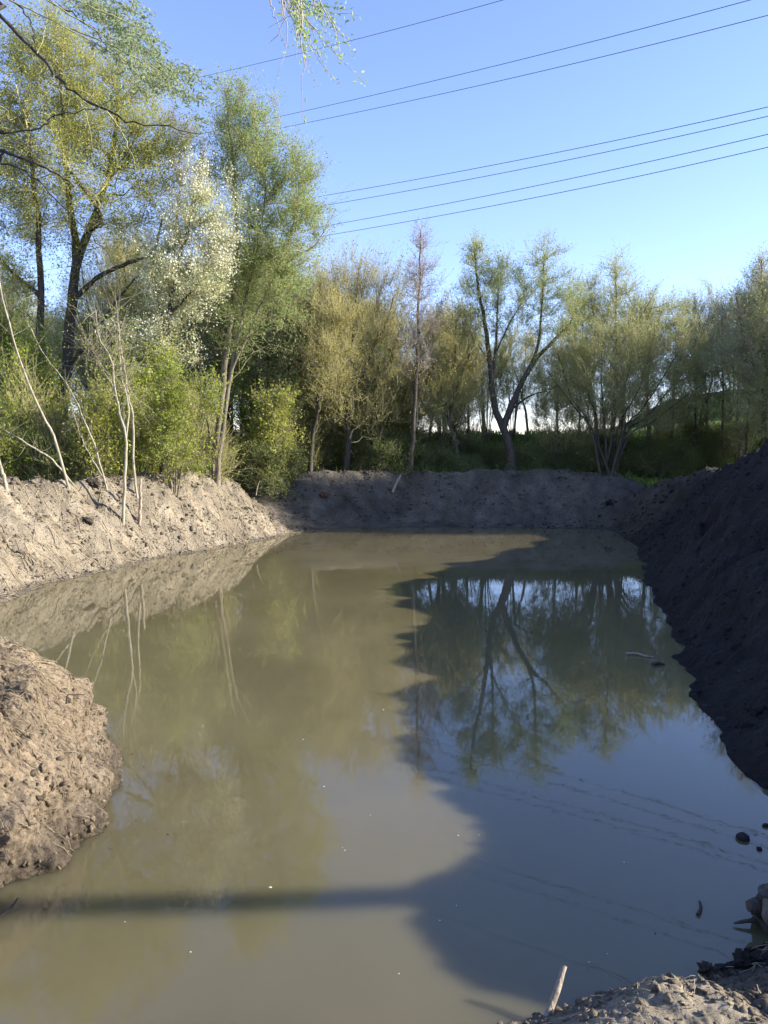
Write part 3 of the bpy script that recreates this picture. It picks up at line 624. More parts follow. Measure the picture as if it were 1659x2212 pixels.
def put(t, u, v, D, sc_=1., label='', group=None, rz=None, z=None):
    p = A(u, v, D); zz = gz(p[0], p[1]) if z is None else z
    rz = rng.uniform(0, 6.28) if rz is None else rz
    if id(t) not in used and t in (s1, s2, s3, s4, s5):
        used.add(id(t)); r = t.root; r.location = (p[0], p[1], zz); r.rotation_euler[2] = rz; r.scale = (sc_,) * 3; r['label'] = label
        if group: r['group'] = group
        return r
    return copy_tree(t.root, (p[0], p[1], zz), rz, sc_, label, group)
put(s1, 375, 1000, 21.2, .9, 'bright lime bush in front of the white blossoming tree')
put(s1, 60, 1000, 21.4, 1.15, 'large lime bush at the left edge behind the leaning pale trunk')
put(s2, 190, 1000, 21.2, 1.1, 'yellow-green bush between the leaning trunk and the three-stemmed sapling')
put(s1, 565, 990, 30.5, 1.25, 'fresh green bush right behind the leaning willow trunks')
put(s2, -10, 1010, 20.2, .8, 'small yellow-green bush at the left edge on the bank top')
put(s2, 300, 1000, 22, .95, 'yellow-green bush directly behind the three-stemmed sapling')
put(s4, 130, 1000, 21.5, 1.2, 'half bare twiggy bush under the thick dark trunks')
put(s4, 430, 1000, 24.5, 1.1, 'half bare bush behind the base of the leaning willow')
GL = 'shrubs deep in the left wood'
for i in range(20):
    D = rng.uniform(23, 36); u = rng.uniform(-60, 620)
    if u > 330: D = max(D, 27.5 + i * .1)
    put((s1, s2, s4, s3)[i % 4], u, 1000, D, rng.uniform(.9, 1.5), ('lime green', 'yellow-green', 'half bare', 'dark bramble')[i % 4] + ' shrub in the left wood ' + where(u, D), GL)
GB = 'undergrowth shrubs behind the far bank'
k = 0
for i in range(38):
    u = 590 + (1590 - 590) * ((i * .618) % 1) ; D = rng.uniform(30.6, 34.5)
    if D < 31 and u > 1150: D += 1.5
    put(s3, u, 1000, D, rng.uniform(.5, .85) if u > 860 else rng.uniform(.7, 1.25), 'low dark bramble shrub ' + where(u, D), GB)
for i in range(10):
    u = 600 + 260 * ((i * .618) % 1)
    D = rng.uniform(31, 34); put(s4 if i % 2 else s2, u, 1000, D, rng.uniform(.8, 1.3), ('bare twiggy shrub ' if i % 2 else 'yellowish leafing shrub ') + where(u, D), 'twiggy shrubs behind the far bank')
for i in range(18):
    u = 560 + 1040 * ((i * .618 + .2) % 1)
    D = rng.uniform(32, 37.5); put(s5, u, 1000, D, rng.uniform(.6, 1.1), 'upright pale-budded thicket ' + where(u, D), 'many-stemmed thickets behind the far bank')
# -- trees of the wood behind
GW = 'trees deep in the left wood'
protos = [tK, tD, tF, tK, tF, tK, tH2]
for i in range(30):
    D = 27 + 20 * ((i * .618) % 1); u = -150 + 840 * ((i * .3819 + .1) % 1)
    t = protos[i % 7]
    put(t, u, 1000, D, rng.uniform(.85, 1.25) if t is not tE else .9, ('brownish fan-shaped' if t is tD else 'ochre-budded' if t is tF else 'bushy many-stemmed' if t is tH2 else 'slim green') + ' tree in the left wood ' + where(u, D), GW)
GR = 'young trees behind the far bank'
for i, (u, D, t, s_) in enumerate([(640, 33, tK, .95), (690, 34, tD, .8), (815, 33, tK, .8), (850, 35.5, tF, .85), (925, 35, tF, .8), (1010, 36, tJ, .9), (1050, 37, tF, .6),
      (1205, 34, tF, .75), (1250, 35, tJ, .9), (1290, 36, tF, .9), (1400, 36, tF, .95), (1450, 34, tJ, .85), (1480, 37, tF, .95), (1500, 33.5, tJ, .8), (1530, 35, tK, .85), (1590, 34, tJ, 1.), (1610, 31, tJ, .85), (1625, 36, tK, 1.), (600, 36, tD, .9), (730, 37, tK, .9), (780, 38, tD, .8), (960, 40, tD, .75), (1140, 39, tF, .75), (1340, 39, tK, .9), (1560, 39, tH2, .9), (680, 32, tH2, .75), (860, 33, tH2, .7), (1000, 34, tH2, .6)]):
    put(t, u, 1000, D, s_, ('brownish' if t is tF or t is tD else 'thin upright' if t is tJ else 'bushy' if t is tH2 else 'dark-stemmed') + ' young tree ' + where(u, D), GR)
# trees beyond the right edge, whose shade falls on the far bank
GX = 'trees standing beyond the right edge of the view'
for i, (x, y, t, s_) in enumerate([(16.5, 28.5, tH2, 1), (18, 31, tK, 1.1), (20, 29, tD, 1.), (22.5, 32, tF, 1.2), (17, 33, tK, 1), (24, 30, tK, 1.2), (20, 34.5, tD, 1.1), (27, 33.5, tD, 1.1), (19, 26.8, tK, .8), (30, 31, tK, 1.2), (15.5, 30.5, tF, 1), (15.2, 25.4, tH2, .8), (17.5, 26.6, tK, 1), (18.5, 25.2, tD, .9), (21.5, 27, tH2, 1), (24, 26, tD, 1.1), (16, 27.3, tF, .9)]):
    copy_tree(t.root, (x, y, gz(x, y)), rng.uniform(0, 6.28), s_, 'tree standing on the grassy rise beyond the right edge', GX)
for i, (x, y, s_) in enumerate([(9.2, 7.6, .4), (9.8, 13.6, .4), (10.6, 19.4, .4)]):
    copy_tree(s4.root, (x, y, gz(x, y) - .1), rng.uniform(0, 6.28), s_, 'small twiggy shrub on the back of the dark right bank', 'shrubs on the right bank')

# -- the tree right of the viewer: its trunk throws the soft band of shade, its limb hangs into the top of the view
tx, ty = 2.4, -3.0
tz = gz(tx, ty)
tR = Tree('overhanging_willow', 'willow behind the viewer whose hanging leafy twigs enter the top of the view', 'tree',
    [([(tx, ty, tz - .2), (tx + .05, ty, tz + 2), (tx - .1, ty + .1, tz + 4), (tx - .5, ty, tz + 6), (tx - .7, ty, tz + 8.5)], .095, .035),
     ([(tx - .5, ty, tz + 5.6), (1.4, -1.2, 8.0), (.4, 1.5, 8.8), (-.2, 3.6, 8.3), (-.5, 4.7, 7.2), (-.6, 5, 6.0)], .06, .008, 1)],
    [(tx - .3, ty, tz + 8.5, 1.4, 1.2, 1.3), (tx + 1, ty, tz + 7.5, 1, 1, 1)], n1=20, n2=80, n3=600, leaf=5, ls=.05, twig=.4, bark=M_BARK_D, tmat=M_TWIG_Y, lmat=M_L_GRN, local=True, base=(tx, ty, tz))
def strands(tree, specs, D0, rad=.004, leafn=26, ls=.042, lmat=M_L_GRN, wood=M_TWIG_P, name='hanging_twigs', jd=.5, lname='hanging_leaves'):
    MBb = MB(); cs = []; ds = []
    for sp_ in specs:
        D = D0 + rng.uniform(-jd, jd); pts = [A(p[0], p[1], D) for p in sp_[0]]
        C = curve(pts, 14); C[1:-1] += rng.normal(size=(12, 3)) * .006
        V, F = tubes(C[None] - tree.base, (rad * (1.25 - np.linspace(0, 1, 14)))[None] * (sp_[2] if len(sp_) > 2 else 1), 4); MBb.add(V, F)
        n = int(sp_[1] * leafn)
        if n:
            t = .25 + .75 * rng.random(n); i = (t * 12.99).astype(int); cs.append(C[i] + (C[i + 1] - C[i]) * rng.random((n, 1)) + rng.normal(size=(n, 3)) * .016); ds.append(unit(C[i + 1] - C[i]))
    MBb.build(name, wood, tree.root)['kind'] = 'stuff'
    if cs: tree.leaves(np.concatenate(cs), ls, .4, lmat, np.concatenate(ds), lname)
hs = []
for tip, w in [((565, 118), 0), ((598, 165), .1), ((615, 100), .1), ((640, 130), .4), ((655, 265), .5), ((662, 150), .9), ((688, 190), 1), ((700, 120), 1), ((705, 70), 1), ((720, 175), .4), ((733, 188), 1), ((745, 60), 1), ((752, 20), 1), ((776, 35), 1), ((770, 120), .7), ((787, 180), 1), ((735, 120), 1), ((672, 60), 1), ((650, 45), .8), ((690, 30), 1), ((625, 60), .3), ((580, 60), 0), ((668, 100), .8), ((720, 95), 1), ((760, 90), .8)]:
    x0 = 600 + rng.uniform(-30, 60); mx_ = (x0 + tip[0]) / 2 + rng.uniform(0, 25)
    hs.append(([(x0, -70), (x0 + (mx_ - x0) * .6, -10 + (tip[1]) * .2), (mx_, tip[1] * .5), tip], w))
tz2 = gz(13.5, 5.3)
Tree('tall_tree', 'tall leaning bare-trunked tree beyond the right bank outside the view', 'tree',
    [([(13.5, 5.15, tz2 - .2), (13.5, 4.1, tz2 + 3), (13.5, 3.05, tz2 + 6.5), (13.4, 1.9, tz2 + 10), (13.5, .6, tz2 + 15)], .12, .08)], [(13.5, .6, tz2 + 14.5, 1.8, 1.8, 2)],
    n1=20, n2=80, n3=500, leaf=5, ls=.07, bark=M_BARK_D, tmat=M_TWIG_Y, lmat=M_L_GRN, local=True, base=(13.5, 5.3, tz2))
strands(tR, hs, 5.0, ls=.028, leafn=40)
# -- near tree on the left whose limbs reach into the upper left corner
bx, by = -6.6, 7.2; bz = gz(bx, by)
def W(u, v, D): return tuple(A(u, v, D))
tL = Tree('overhanging_tree', 'near tree off the left edge whose dark arching limbs cross the upper left corner', 'tree',
    [([(bx, by, bz - .2), (bx, by, bz + 2), (bx - .1, by, bz + 4.5), (bx - .2, by, bz + 8)], .16, .06),
     ([(bx, by, bz + 6.3), W(-60, -20, 7.5), W(0, 35, 7.5), W(80, 115, 7.5), W(120, 160, 7.5), W(160, 200, 7.5), W(220, 235, 7.5), W(280, 265, 7.5), W(360, 272, 7.5), W(430, 290, 7.5)], .028, .004, 1),
     ([(bx, by, bz + 4.3), W(-80, 310, 7), W(0, 327, 7), W(70, 350, 7), W(120, 375, 7), W(160, 400, 7)], .024, .006, 1),
     ([(bx, by, bz + 4), W(-60, 330, 7), W(0, 350, 7), W(75, 385, 7), W(140, 450, 7), W(200, 510, 7), W(250, 575, 7)], .014, .003, 1),
     ([(bx, by, bz + 6.8), W(-50, -60, 7), W(30, 0, 7), W(65, 45, 7), W(75, 95, 7)], .012, .004, 1),
     ([(bx, by, bz + 7.5), W(-20, -90, 7.2), W(100, 0, 7.2), W(160, 30, 7.2), W(225, 90, 7.2), W(290, 150, 7.2)], .014, .003, 1),
     ([(bx, by, bz + 3.6), W(-60, 300, 6.8), W(0, 288, 6.8), W(90, 275, 6.8), W(115, 250, 6.8), W(160, 243, 6.8), W(210, 235, 6.8)], .012, .004, 1)],
    [(bx - .5, by, bz + 8, 1.2, 1.2, 1.2)], n1=14, n2=50, n3=300, leaf=5, ls=.05, twig=.35, bark=M_BARK_D, tmat=M_TWIG_Y, lmat=M_L_GRN, local=True, base=(bx, by, bz), stemn=30, sides=6)
hs = []
for i in range(135):
    f = (i + .5) / 135
    cx = 120 + 290 * f + rng.normal() * 22; cy = -20 + 225 * f**1.1 + rng.normal() * 26
    if f < .45: cx += rng.uniform(0, 110) * (1 - f)
    L_ = rng.uniform(35, 75)
    hs.append(([(cx - L_ * .6, cy - L_ * .45), (cx - L_ * .2, cy - L_ * .2), (cx + L_ * .2, cy), (cx + L_ * .45, cy + L_ * .25 + rng.uniform(-8, 14))], .75, .7))
for a_, b_ in [((20, 0), (300, 160)), ((60, -30), (318, 70)), ((100, 0), (400, 215)), ((150, 60), (440, 215)), ((180, 10), (330, 90)), ((0, 200), (90, 60)), ((120, 160), (60, 260)), ((160, 200), (200, 320)), ((200, 240), (270, 190)), ((230, 240), (300, 380)), ((80, 115), (100, 20)), ((75, 385), (190, 370))]:
    hs.append(([a_, ((a_[0] * 2 + b_[0]) / 3 + 8, (a_[1] * 2 + b_[1]) / 3 - 4), ((a_[0] + 2 * b_[0]) / 3 + 6, (a_[1] + 2 * b_[1]) / 3 - 8), b_], .3, 1.3))
strands(tL, hs, 7.2, lmat=M_L_SPRAY, wood=M_TWIG_Y, leafn=52, ls=.036, jd=.6)

# ------------------------------------------------------------------ power lines
mw, N, L, B = mat('cable'); B.inputs['Base Color'].default_value = (.09, .1, .12, 1); B.inputs['Roughness'].default_value = .5; B.inputs['Metallic'].default_value = .6
wires = [((350, 185), (600, 127), (1090, -1), 'uppermost power cable crossing the sky'), ((590, 255), (830, 200), (1620, 0), 'second power cable from the top'),
         ((490, 300), (830, 230), (1659, 33), 'third power cable from the top'), ((710, 421), (1150, 340), (1659, 231), 'upper cable of the middle pair in the sky, fourth from the top'),
         ((700, 444), (1150, 361), (1659, 251), 'lower cable of the middle pair in the sky, fifth from the top'), ((715, 486), (1150, 403), (1659, 290), 'sixth power cable from the top, last but one'),
         ((715, 507), (1150, 428), (1659, 318), 'lowest power cable, just above the far tree tops')]
for w in wires:
    us = [w[0][0], w[1][0], w[2][0]]; c = np.polyfit(us, [w[0][1], w[1][1], w[2][1]], 2)
    pts = []
    for u in np.linspace(-500, 2300, 60):
        uu = u
        D = 1 / (1 / 95 + (1 / 42 - 1 / 95) * (u - 300) / 1360) if u > -200 else 1 / (1 / 95 + (1 / 42 - 1 / 95) * (u - 300) / 1360)
        v = np.polyval(c, np.clip(uu, 250, 1900)) + (0 if 250 <= uu <= 1900 else (2 * c[0] * np.clip(uu, 250, 1900) + c[1]) * (uu - np.clip(uu, 250, 1900)))
        if D < 0 or D > 400: continue
        pts.append(A(u, v, D))
    C = np.array(pts); b = C[len(C) // 2].copy()
    V, F = tubes(C[None] - b, np.full((1, len(C)), .021), 5)
    o = mesh_np('power_cable', V, F, mw); o.location = b; tag(o, w[3], 'cable', 'overhead power cables')

# ------------------------------------------------------------------ soil clods, straw, grass
ICO_V = []; ph = (1 + 5**.5) / 2
for a, b in ((-1, ph), (1, ph), (-1, -ph), (1, -ph)): ICO_V.append((a, b, 0))
for a, b in ((-1, ph), (1, ph), (-1, -ph), (1, -ph)): ICO_V.append((0, a, b))
for a, b in ((ph, -1), (ph, 1), (-ph, -1), (-ph, 1)): ICO_V.append((a, 0, b))
ICO_V = unit(np.array(ICO_V, float))
ICO_F = np.array([(0, 11, 5), (0, 5, 1), (0, 1, 7), (0, 7, 10), (0, 10, 11), (1, 5, 9), (5, 11, 4), (11, 10, 2), (10, 7, 6), (7, 1, 8), (3, 9, 4), (3, 4, 2), (3, 2, 6), (3, 6, 8), (3, 8, 9), (4, 9, 5), (2, 4, 11), (6, 2, 10), (8, 6, 7), (9, 8, 1)])
def clods(name, n, xr, yr, dr, smin, smax, colr, seed, cond=None):
    g = np.random.default_rng(seed)
    x = g.uniform(*xr, n * 6); y = g.uniform(*yr, n * 6)
    z, d, par = height(x, y, full=True)
    vis = (np.abs(x) < .62 * y + .8) & (d > dr[0]) & (d < dr[1])
    if cond is not None: vis &= cond(x, y, par[:, 2])
    dens = (perlin(x * 1.1, y * 1.1) + .45 > g.random(len(x)) * .9)
    k = np.where(vis & dens)[0][:n]; x, y, z, s = x[k], y[k], z[k], par[k, 2]; n = len(k)
    sz = smin + (smax - smin) * g.random(n)**7
    V = (ICO_V[None] * (1 + .3 * g.normal(size=(n, 12, 1))) + .22 * g.normal(size=(n, 12, 3))) * (sz[:, None] * (.6 + .7 * g.random((n, 3))))[:, None] * np.array((1, 1, .75))
    V = V + np.stack([x, y, z - sz * .1], 1)[:, None]
    F = (ICO_F[None] + 12 * np.arange(n)[:, None, None]).reshape(-1, 3)
    c = colr[0] * (1 - s[:, None]) + colr[1] * s[:, None]
    c = c * (.65 + .55 * g.random((n, 1)))
    C = np.repeat(c, 12, 0)
    o = mesh_np(name, V.reshape(-1, 3), F, M_CLOD, smooth=True, col=C); o['kind'] = 'stuff'
    return o
TAN = np.array((.225, .19, .14)); DRK = np.array((.02, .017, .016)); GRY = np.array((.125, .11, .09))  # DRK: topsoil clods, the bank's shade included in their colour
clods('soil_clods', 9000, (-11, -2), (12.5, 26), (.02, 3.2), .015, .075, (TAN, TAN), 11)
clods('soil_clods', 2600, (-4, 9), (24.3, 29.5), (.1, 4.4), .02, .08, (GRY, GRY * .6), 13)
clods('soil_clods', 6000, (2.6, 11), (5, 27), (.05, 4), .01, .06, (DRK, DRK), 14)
clods('soil_clods', 5200, (.3, 4.2), (2.6, 4.6), (.0, 1.3), .003, .03, (TAN * 1.25, DRK * 1.6), 15)

# the near left spoil heap: a body of its own with lumps, hollows and straw pushed out of its faces
def heap_point(a, b):
    """a: 0..1 round the foot from the left front to the back, b: 0..1 up from the foot to the crown"""
    foot = np.array([(-3.6, 3.75), tuple(G(-60, 1960)), tuple(G(0, 1932)), tuple(G(90, 1895)), tuple(G(170, 1850)), tuple(G(232, 1785)), tuple(G(248, 1715)), (-2.12, 6.1), (-2.5, 6.75), (-3.3, 7.2), (-4.6, 7.5)])
    C = curve(np.hstack([foot, np.zeros((len(foot), 1))]), 400)[:, :2]; L_ = np.r_[0, np.cumsum(np.hypot(*np.diff(C, axis=0).T))]; tot = L_[-1]
    x0 = np.interp(a * tot, L_, C[:, 0]) - .1; y0 = np.interp(a * tot, L_, C[:, 1])
    cx, cy = -3.75, 5.55; e = 1 - b
    q = e**.75 if False else 1 - (1 - np.sqrt(np.clip(1 - b**1.9, 0, 1))) if False else np.clip(1 - b**1.55, 0, 1)**.62
    H = 1.06
    x = cx + (x0 - cx) * (.0 + 1.0 * q); y = cy + (y0 - cy) * q; z = -.12 + (H + .12) * np.sin(b * math.pi / 2)**.95
    # normals roughly outward from the axis, tipping up
    n = unit(np.stack([(x0 - cx) * (1 - b)**.6 * 1.0, (y0 - cy) * (1 - b)**.6, .35 + 1.6 * b], -1))
    u = a * tot; w = b * 1.9
    lum = (.52 - worley(u * 2.3 + perlin(u * 2, w * 2) * .5, w * 2.3)) * .27 + (.5 - worley(u * 6.1 + 3 + perlin(u * 5, w * 5) * .4, w * 5.3)) * .075 + (.5 - worley(u * 15, w * 14 + perlin(u * 9, w * 9))) * .03
    fin = perlin(u * 11, w * 11) * .035 + perlin(u * 26, w * 26 + 4) * .022 + perlin(u * 55, w * 55) * .012
    band = np.exp(-((w - .95 - .15 * np.sin(u * 2)) / .3)**2)          # smoother streaked face of peat and straw
    fin = fin * (1 - .5 * band) + band * perlin(u * 30 + w * 16, w * 2.5) * .022
    hol = -.17 * np.exp(-(((u - 1.35 - .5 * (w - .5)) / .3)**2 + ((w - .55) / .1)**2)) - .1 * np.exp(-(((u - 2.1) / .1)**2 + ((w - .3) / .16)**2))
    d = (lum * (1 - .6 * band) + fin + hol) * np.clip(b * 9 + .45, 0, 1)
    return np.stack([x, y, z], -1) + n * d[..., None], n, u, w, d, band
def make_heap():
    na, nb = 520, 250
    Aq, Bq = np.meshgrid(np.linspace(0, 1, na), np.linspace(0, .985, nb), indexing='ij')
    P, n, u, w, d, band = heap_point(Aq, Bq)
    i = np.arange(na * nb).reshape(na, nb); F = np.stack([i[:-1, :-1], i[1:, :-1], i[1:, 1:], i[:-1, 1:]], -1).reshape(-1, 4)
    c = np.array((.235, .188, .133)) * (1 + .4 * perlin(u * 3, w * 3)[..., None]); st = np.array((.35, .265, .17))
    bb = (band * .6 * (.5 + perlin(u * 22 + w * 12, w * 2)))[..., None].clip(0, 1); c = c * (1 - bb) + st * bb
    wet = (1 - sstep(.05, .22, P[..., 2]))[..., None]; c = c * (1 - .5 * wet)
    o = mesh_np('earth_heap', P.reshape(-1, 3), F, M_SOIL, col=c.reshape(-1, 3)); o['kind'] = 'structure'
    g = np.random.default_rng(5); N_ = 9000
    a = g.random(N_); b = g.random(N_)**1.0 * .9 + .03; P, n, u, w, d, band = heap_point(a, b)
    k = g.random(N_) < (1 - .75 * band); P, n, w = P[k], n[k], w[k]; N_ = len(P)
    sz = .004 + .024 * g.random(N_)**7
    V = (ICO_V[None] * (1 + .3 * g.normal(size=(N_, 12, 1))) + .25 * g.normal(size=(N_, 12, 3))) * (sz[:, None] * (.6 + .8 * g.random((N_, 3))))[:, None] + (P + n * (sz * .1)[:, None])[:, None]
    F = (ICO_F[None] + 12 * np.arange(N_)[:, None, None]).reshape(-1, 3)
    C = np.repeat(np.array((.25, .2, .14)) * (.45 + .75 * g.random((N_, 1))), 12, 0)
    mesh_np('soil_clods', V.reshape(-1, 3), F, M_CLOD, smooth=True, col=C)['kind'] = 'stuff'
    for nm, N_, m, r_, L0, sl in (('dry_straw', 1700, M_STRAW, .0019, .16, .55), ('root_fibres', 260, M_ROOT, .0026, .13, 0)):
        a = g.random(N_); b = (g.normal(.5, .16, N_) if sl else g.random(N_)).clip(.05, .9); t = np.linspace(0, 1, 6)[None]
        an = g.normal(1.9, .35, N_) if sl else g.uniform(0, 6.28, N_); L_ = L0 * (.3 + g.random(N_))
        aa = (a[:, None] + np.cos(an)[:, None] * t * L_[:, None] / 6.5).clip(0, 1); bb = (b[:, None] + np.sin(an)[:, None] * t * L_[:, None] / 1.9).clip(.02, .97)
        P, n, *_ = heap_point(aa, bb); lift = g.random((N_, 1)) * .02 + .004 + .02 * t**2 * g.random((N_, 1))
        V, F = tubes(P + n * lift[..., None], np.full((N_, 6), r_), 3); mesh_np(nm, V, F, m)['kind'] = 'stuff'
M_STRAW, N, L, B = mat('straw'); B.inputs['Base Color'].default_value = (.34, .27, .17, 1); B.inputs['Roughness'].default_value = .8
M_ROOT, N, L, B = mat('root'); B.inputs['Base Color'].default_value = (.05, .036, .028, 1); B.inputs['Roughness'].default_value = .9
make_heap()
# straw and root fibres, the near bank and the left bank
def fibres(name, n, xr, yr, dr, ln, rad, m, seed, ang=None, lift=.02):
    g = np.random.default_rng(seed); x = g.uniform(*xr, n * 4); y = g.uniform(*yr, n * 4)
    z, d, par = height(x, y, full=True); k = np.where((d > dr[0]) & (d < dr[1]) & (np.abs(x) < .62 * y + .6))[0][:n]; x, y = x[k], y[k]; n = len(k)
    a = g.uniform(0, 6.28, n) if ang is None else g.normal(ang, .4, n); L_ = ln * (.4 + g.random(n))
    t = np.linspace(0, 1, 4)[None]
    X = x[:, None] + np.cos(a)[:, None] * t * L_[:, None] + g.normal(size=(n, 4)) * .03 * L_[:, None]; Y = y[:, None] + np.sin(a)[:, None] * t * L_[:, None] + g.normal(size=(n, 4)) * .03 * L_[:, None]
    Z = height(X, Y).reshape(X.shape) + lift * (.3 + g.random((n, 4)))
    V, F = tubes(np.stack([X, Y, Z], -1), np.full((n, 4), rad) * (1 - .4 * t), 3)
    o = mesh_np(name, V, F, m); o['kind'] = 'stuff'
fibres('dry_straw', 900, (-9, -2), (12.8, 25.5), (.1, 3), .4, .008, M_STRAW, 23)
fibres('root_fibres', 160, (-9, -2), (12.8, 25.5), (.1, 3), .25, .008, M_ROOT, 24)
fibres('root_fibres', 260, (3, 10), (5.5, 24), (.1, 3.6), .3, .006, M_ROOT, 25)
fibres('dry_straw', 160, (.3, 3.6), (2.9, 4.5), (.05, 1), .1, .002, M_STRAW, 26)

def grass(name, n, xr, yr, hh, seed, cond):
    g = np.random.default_rng(seed); x = g.uniform(*xr, n * 3); y = g.uniform(*yr, n * 3)
    z, d, par = height(x, y, full=True); k = np.where((d > 3.0) & cond(x, y) & (perlin(x * .8, y * .8) > -.35))[0][:n]; x, y, z = x[k], y[k], z[k]; n = len(k)
    a = g.uniform(0, 6.28, n); h = hh * (.4 + g.random(n)); w = .016
    le = np.stack([np.cos(a), np.sin(a)], 1); b = np.stack([x, y, z - .02], 1); sd_ = np.stack([-le[:, 1], le[:, 0], 0 * a], 1) * w
    ln = np.concatenate([le * (h * g.uniform(.1, .7, n))[:, None], h[:, None]], 1); md = np.concatenate([le * (h * .1)[:, None], h[:, None] * .55], 1)
    V = np.stack([b - sd_, b + sd_, b + md + sd_ * .8, b + md - sd_ * .8, b + ln], 1); i = np.arange(n)[:, None] * 5
    o = mesh_np(name, V.reshape(-1, 3), [i + np.array([[0, 1, 2, 3]]), i + np.array([[3, 2, 4]])], M_GRASS, smooth=False); o['kind'] = 'stuff'
grass('grass', 36000, (-5, 24), (26, 38.5), .28, 31, lambda x, y: (np.abs(x) < .6 * y) & ((y > 29.6) | (x > 8.5)))
grass('grass', 9000, (7, 18), (14, 28), .22, 32, lambda x, y: (x < .62 * y) & (x > 10.8 + 0 * y))
grass('grass', 9000, (-16, -4), (15, 29), .3, 33, lambda x, y: (np.abs(x) < .62 * y))

# ------------------------------------------------------------------ small things
def stick(name, label, cat, pts, r0, r1, m, sides=7, group=None, world_pts=None):
    P = np.array([A(*p) for p in pts]) if world_pts is None else np.array(world_pts, float)
    n = 12; C = curve(P, n); b = C[0].copy()
    V, F = tubes(C[None] - b, np.linspace(r0, r1, n)[None], sides, .07); mb = MB(); mb.add(V, F); mb.add(V, caps(V, sides))
    o = mb.build(name, m); o.location = b; return tag(o, label, cat, group)
stick('cut_stake', 'pale cut stick standing up in the water at the bottom right bank', 'stick', [(1166, 2262, 3.22), (1180, 2205, 3.3), (1203, 2140, 3.38), (1219, 2086, 3.44)], .022, .013, M_DEAD)
stick('broken_branch', 'pale broken branch leaning at the lower right corner', 'branch', [(1690, 2215, 3.8), (1662, 2140, 3.85), (1640, 2075, 3.9), (1624, 2034, 3.95)], .016, .007, M_DEAD)
stick('thin_reed', 'thin upright straw beside the dark clods at the lower right', 'straw', [(1586, 2100, 4.0), (1584, 2060, 4.0), (1582, 2030, 4.02)], .004, .002, M_STRAW, 4)
stick('fallen_branch', 'black fallen branch lying at the left end of the far bank', 'branch', [(512, 1042, 27.5), (550, 1036, 27.8), (590, 1034, 28), (622, 1030, 28.2)], .07, .03, M_BARK_D)
stick('upright_stick', 'small upright pale stick left of the far bank', 'stick', [(553, 1070, 25.5), (556, 1052, 25.5), (561, 1038, 25.5)], .02, .01, M_DEAD)
stick('slanted_stake', 'pale slanted stake stuck in the far bank', 'stake', [(848, 1064, 27.4), (856, 1044, 27.6), (866, 1026, 27.7)], .05, .03, M_DEAD)
stick('bent_twig', 'dark bent twig sticking out of the near left heap', 'twig', [(143, 1520, 5.6), (146, 1502, 5.6), (160, 1500, 5.65), (182, 1501, 5.7)], .008, .005, M_ROOT, 5)
stick('mossy_root', 'pale root poking out at the left water edge of the near heap', 'root', [(-10, 1990, 4.1), (10, 1972, 4.15), (28, 1955, 4.2), (38, 1940, 4.25)], .009, .004, M_ROOT, 5)
stick('floating_twig', 'dark curved twig floating in the shaded water at the right', 'twig', None, .012, .004, M_ROOT, 5, world_pts=[(*G(1508, 1978), .006), (*G(1514, 1965), .014), (*G(1513, 1955), .012), (*G(1510, 1948), .006)])
stick('floating_stick', 'light stick lying in the water off the dark right bank', 'stick', None, .02, .008, M_DEAD, 5, world_pts=[(*G(1352, 1414), .01), (*G(1375, 1415), .02), (*G(1395, 1420), .016), (*G(1412, 1421), .008)])
stick('floating_stick', 'dark short stick in the water touching the right bank', 'stick', None, .03, .012, M_ROOT, 5, world_pts=[(*G(1410, 1438), .01), (*G(1422, 1436), .02), (*G(1436, 1437), .01)])
def lump(name, label, cat, loc, s, m, col, seed, sub=2, rough=.2):
    g = np.random.default_rng(seed)
    import bmesh
    bm = bmesh.new(); bmesh.ops.create_icosphere(bm, subdivisions=sub, radius=1)
    V = np.array([v.co[:] for v in bm.verts]); F = np.array([[v.index for v in f.verts] for f in bm.faces]); bm.free()
    ph_ = g.uniform(0, 9, 3)
    dsp = 1 + rough * (perlin(V[:, 0] * 1.3 + ph_[0], V[:, 1] * 1.3 + V[:, 2] * 1.1 + ph_[1]) * 1.6 + perlin(V[:, 0] * 3.3 + ph_[2], V[:, 1] * 3.1 + V[:, 2] * 2.7) * .9 + g.normal(size=len(V)) * .2)
    V = V * dsp[:, None] * np.array(s)
    o = mesh_np(name, V, F, m, smooth=True, col=np.tile(np.array(col), (len(V), 1))); o.location = loc
    return tag(o, label, cat)
g_ = G(1606, 1812); lump('floating_clod', 'dark clod lying in the water off the right bank', 'clod', (g_[0], g_[1], .01), (.05, .04, .03), M_CLOD, (.03, .03, .03), 1)
g_ = G(1640, 1835); lump('floating_clod', 'smaller dark crumb in the water nearer the right edge', 'clod', (g_[0], g_[1], .005), (.018, .02, .015), M_CLOD, (.03, .03, .03), 2)
g_ = G(1655, 1785); lump('floating_clod', 'small dark crumb in the water at the right edge below the bank', 'clod', (g_[0], g_[1], .005), (.03, .02, .015), M_CLOD, (.03, .03, .03), 3)
g_ = G(1536, 1530); lump('floating_clod', 'dark clod at the foot of the right bank, left one of two', 'clod', (g_[0], g_[1], .01), (.09, .05, .035), M_CLOD, (.03, .03, .03), 4)
g_ = G(1560, 1560); lump('floating_clod', 'dark clod at the foot of the right bank, right one of two', 'clod', (g_[0], g_[1], .01), (.07, .06, .045), M_CLOD, (.03, .03, .03), 5)
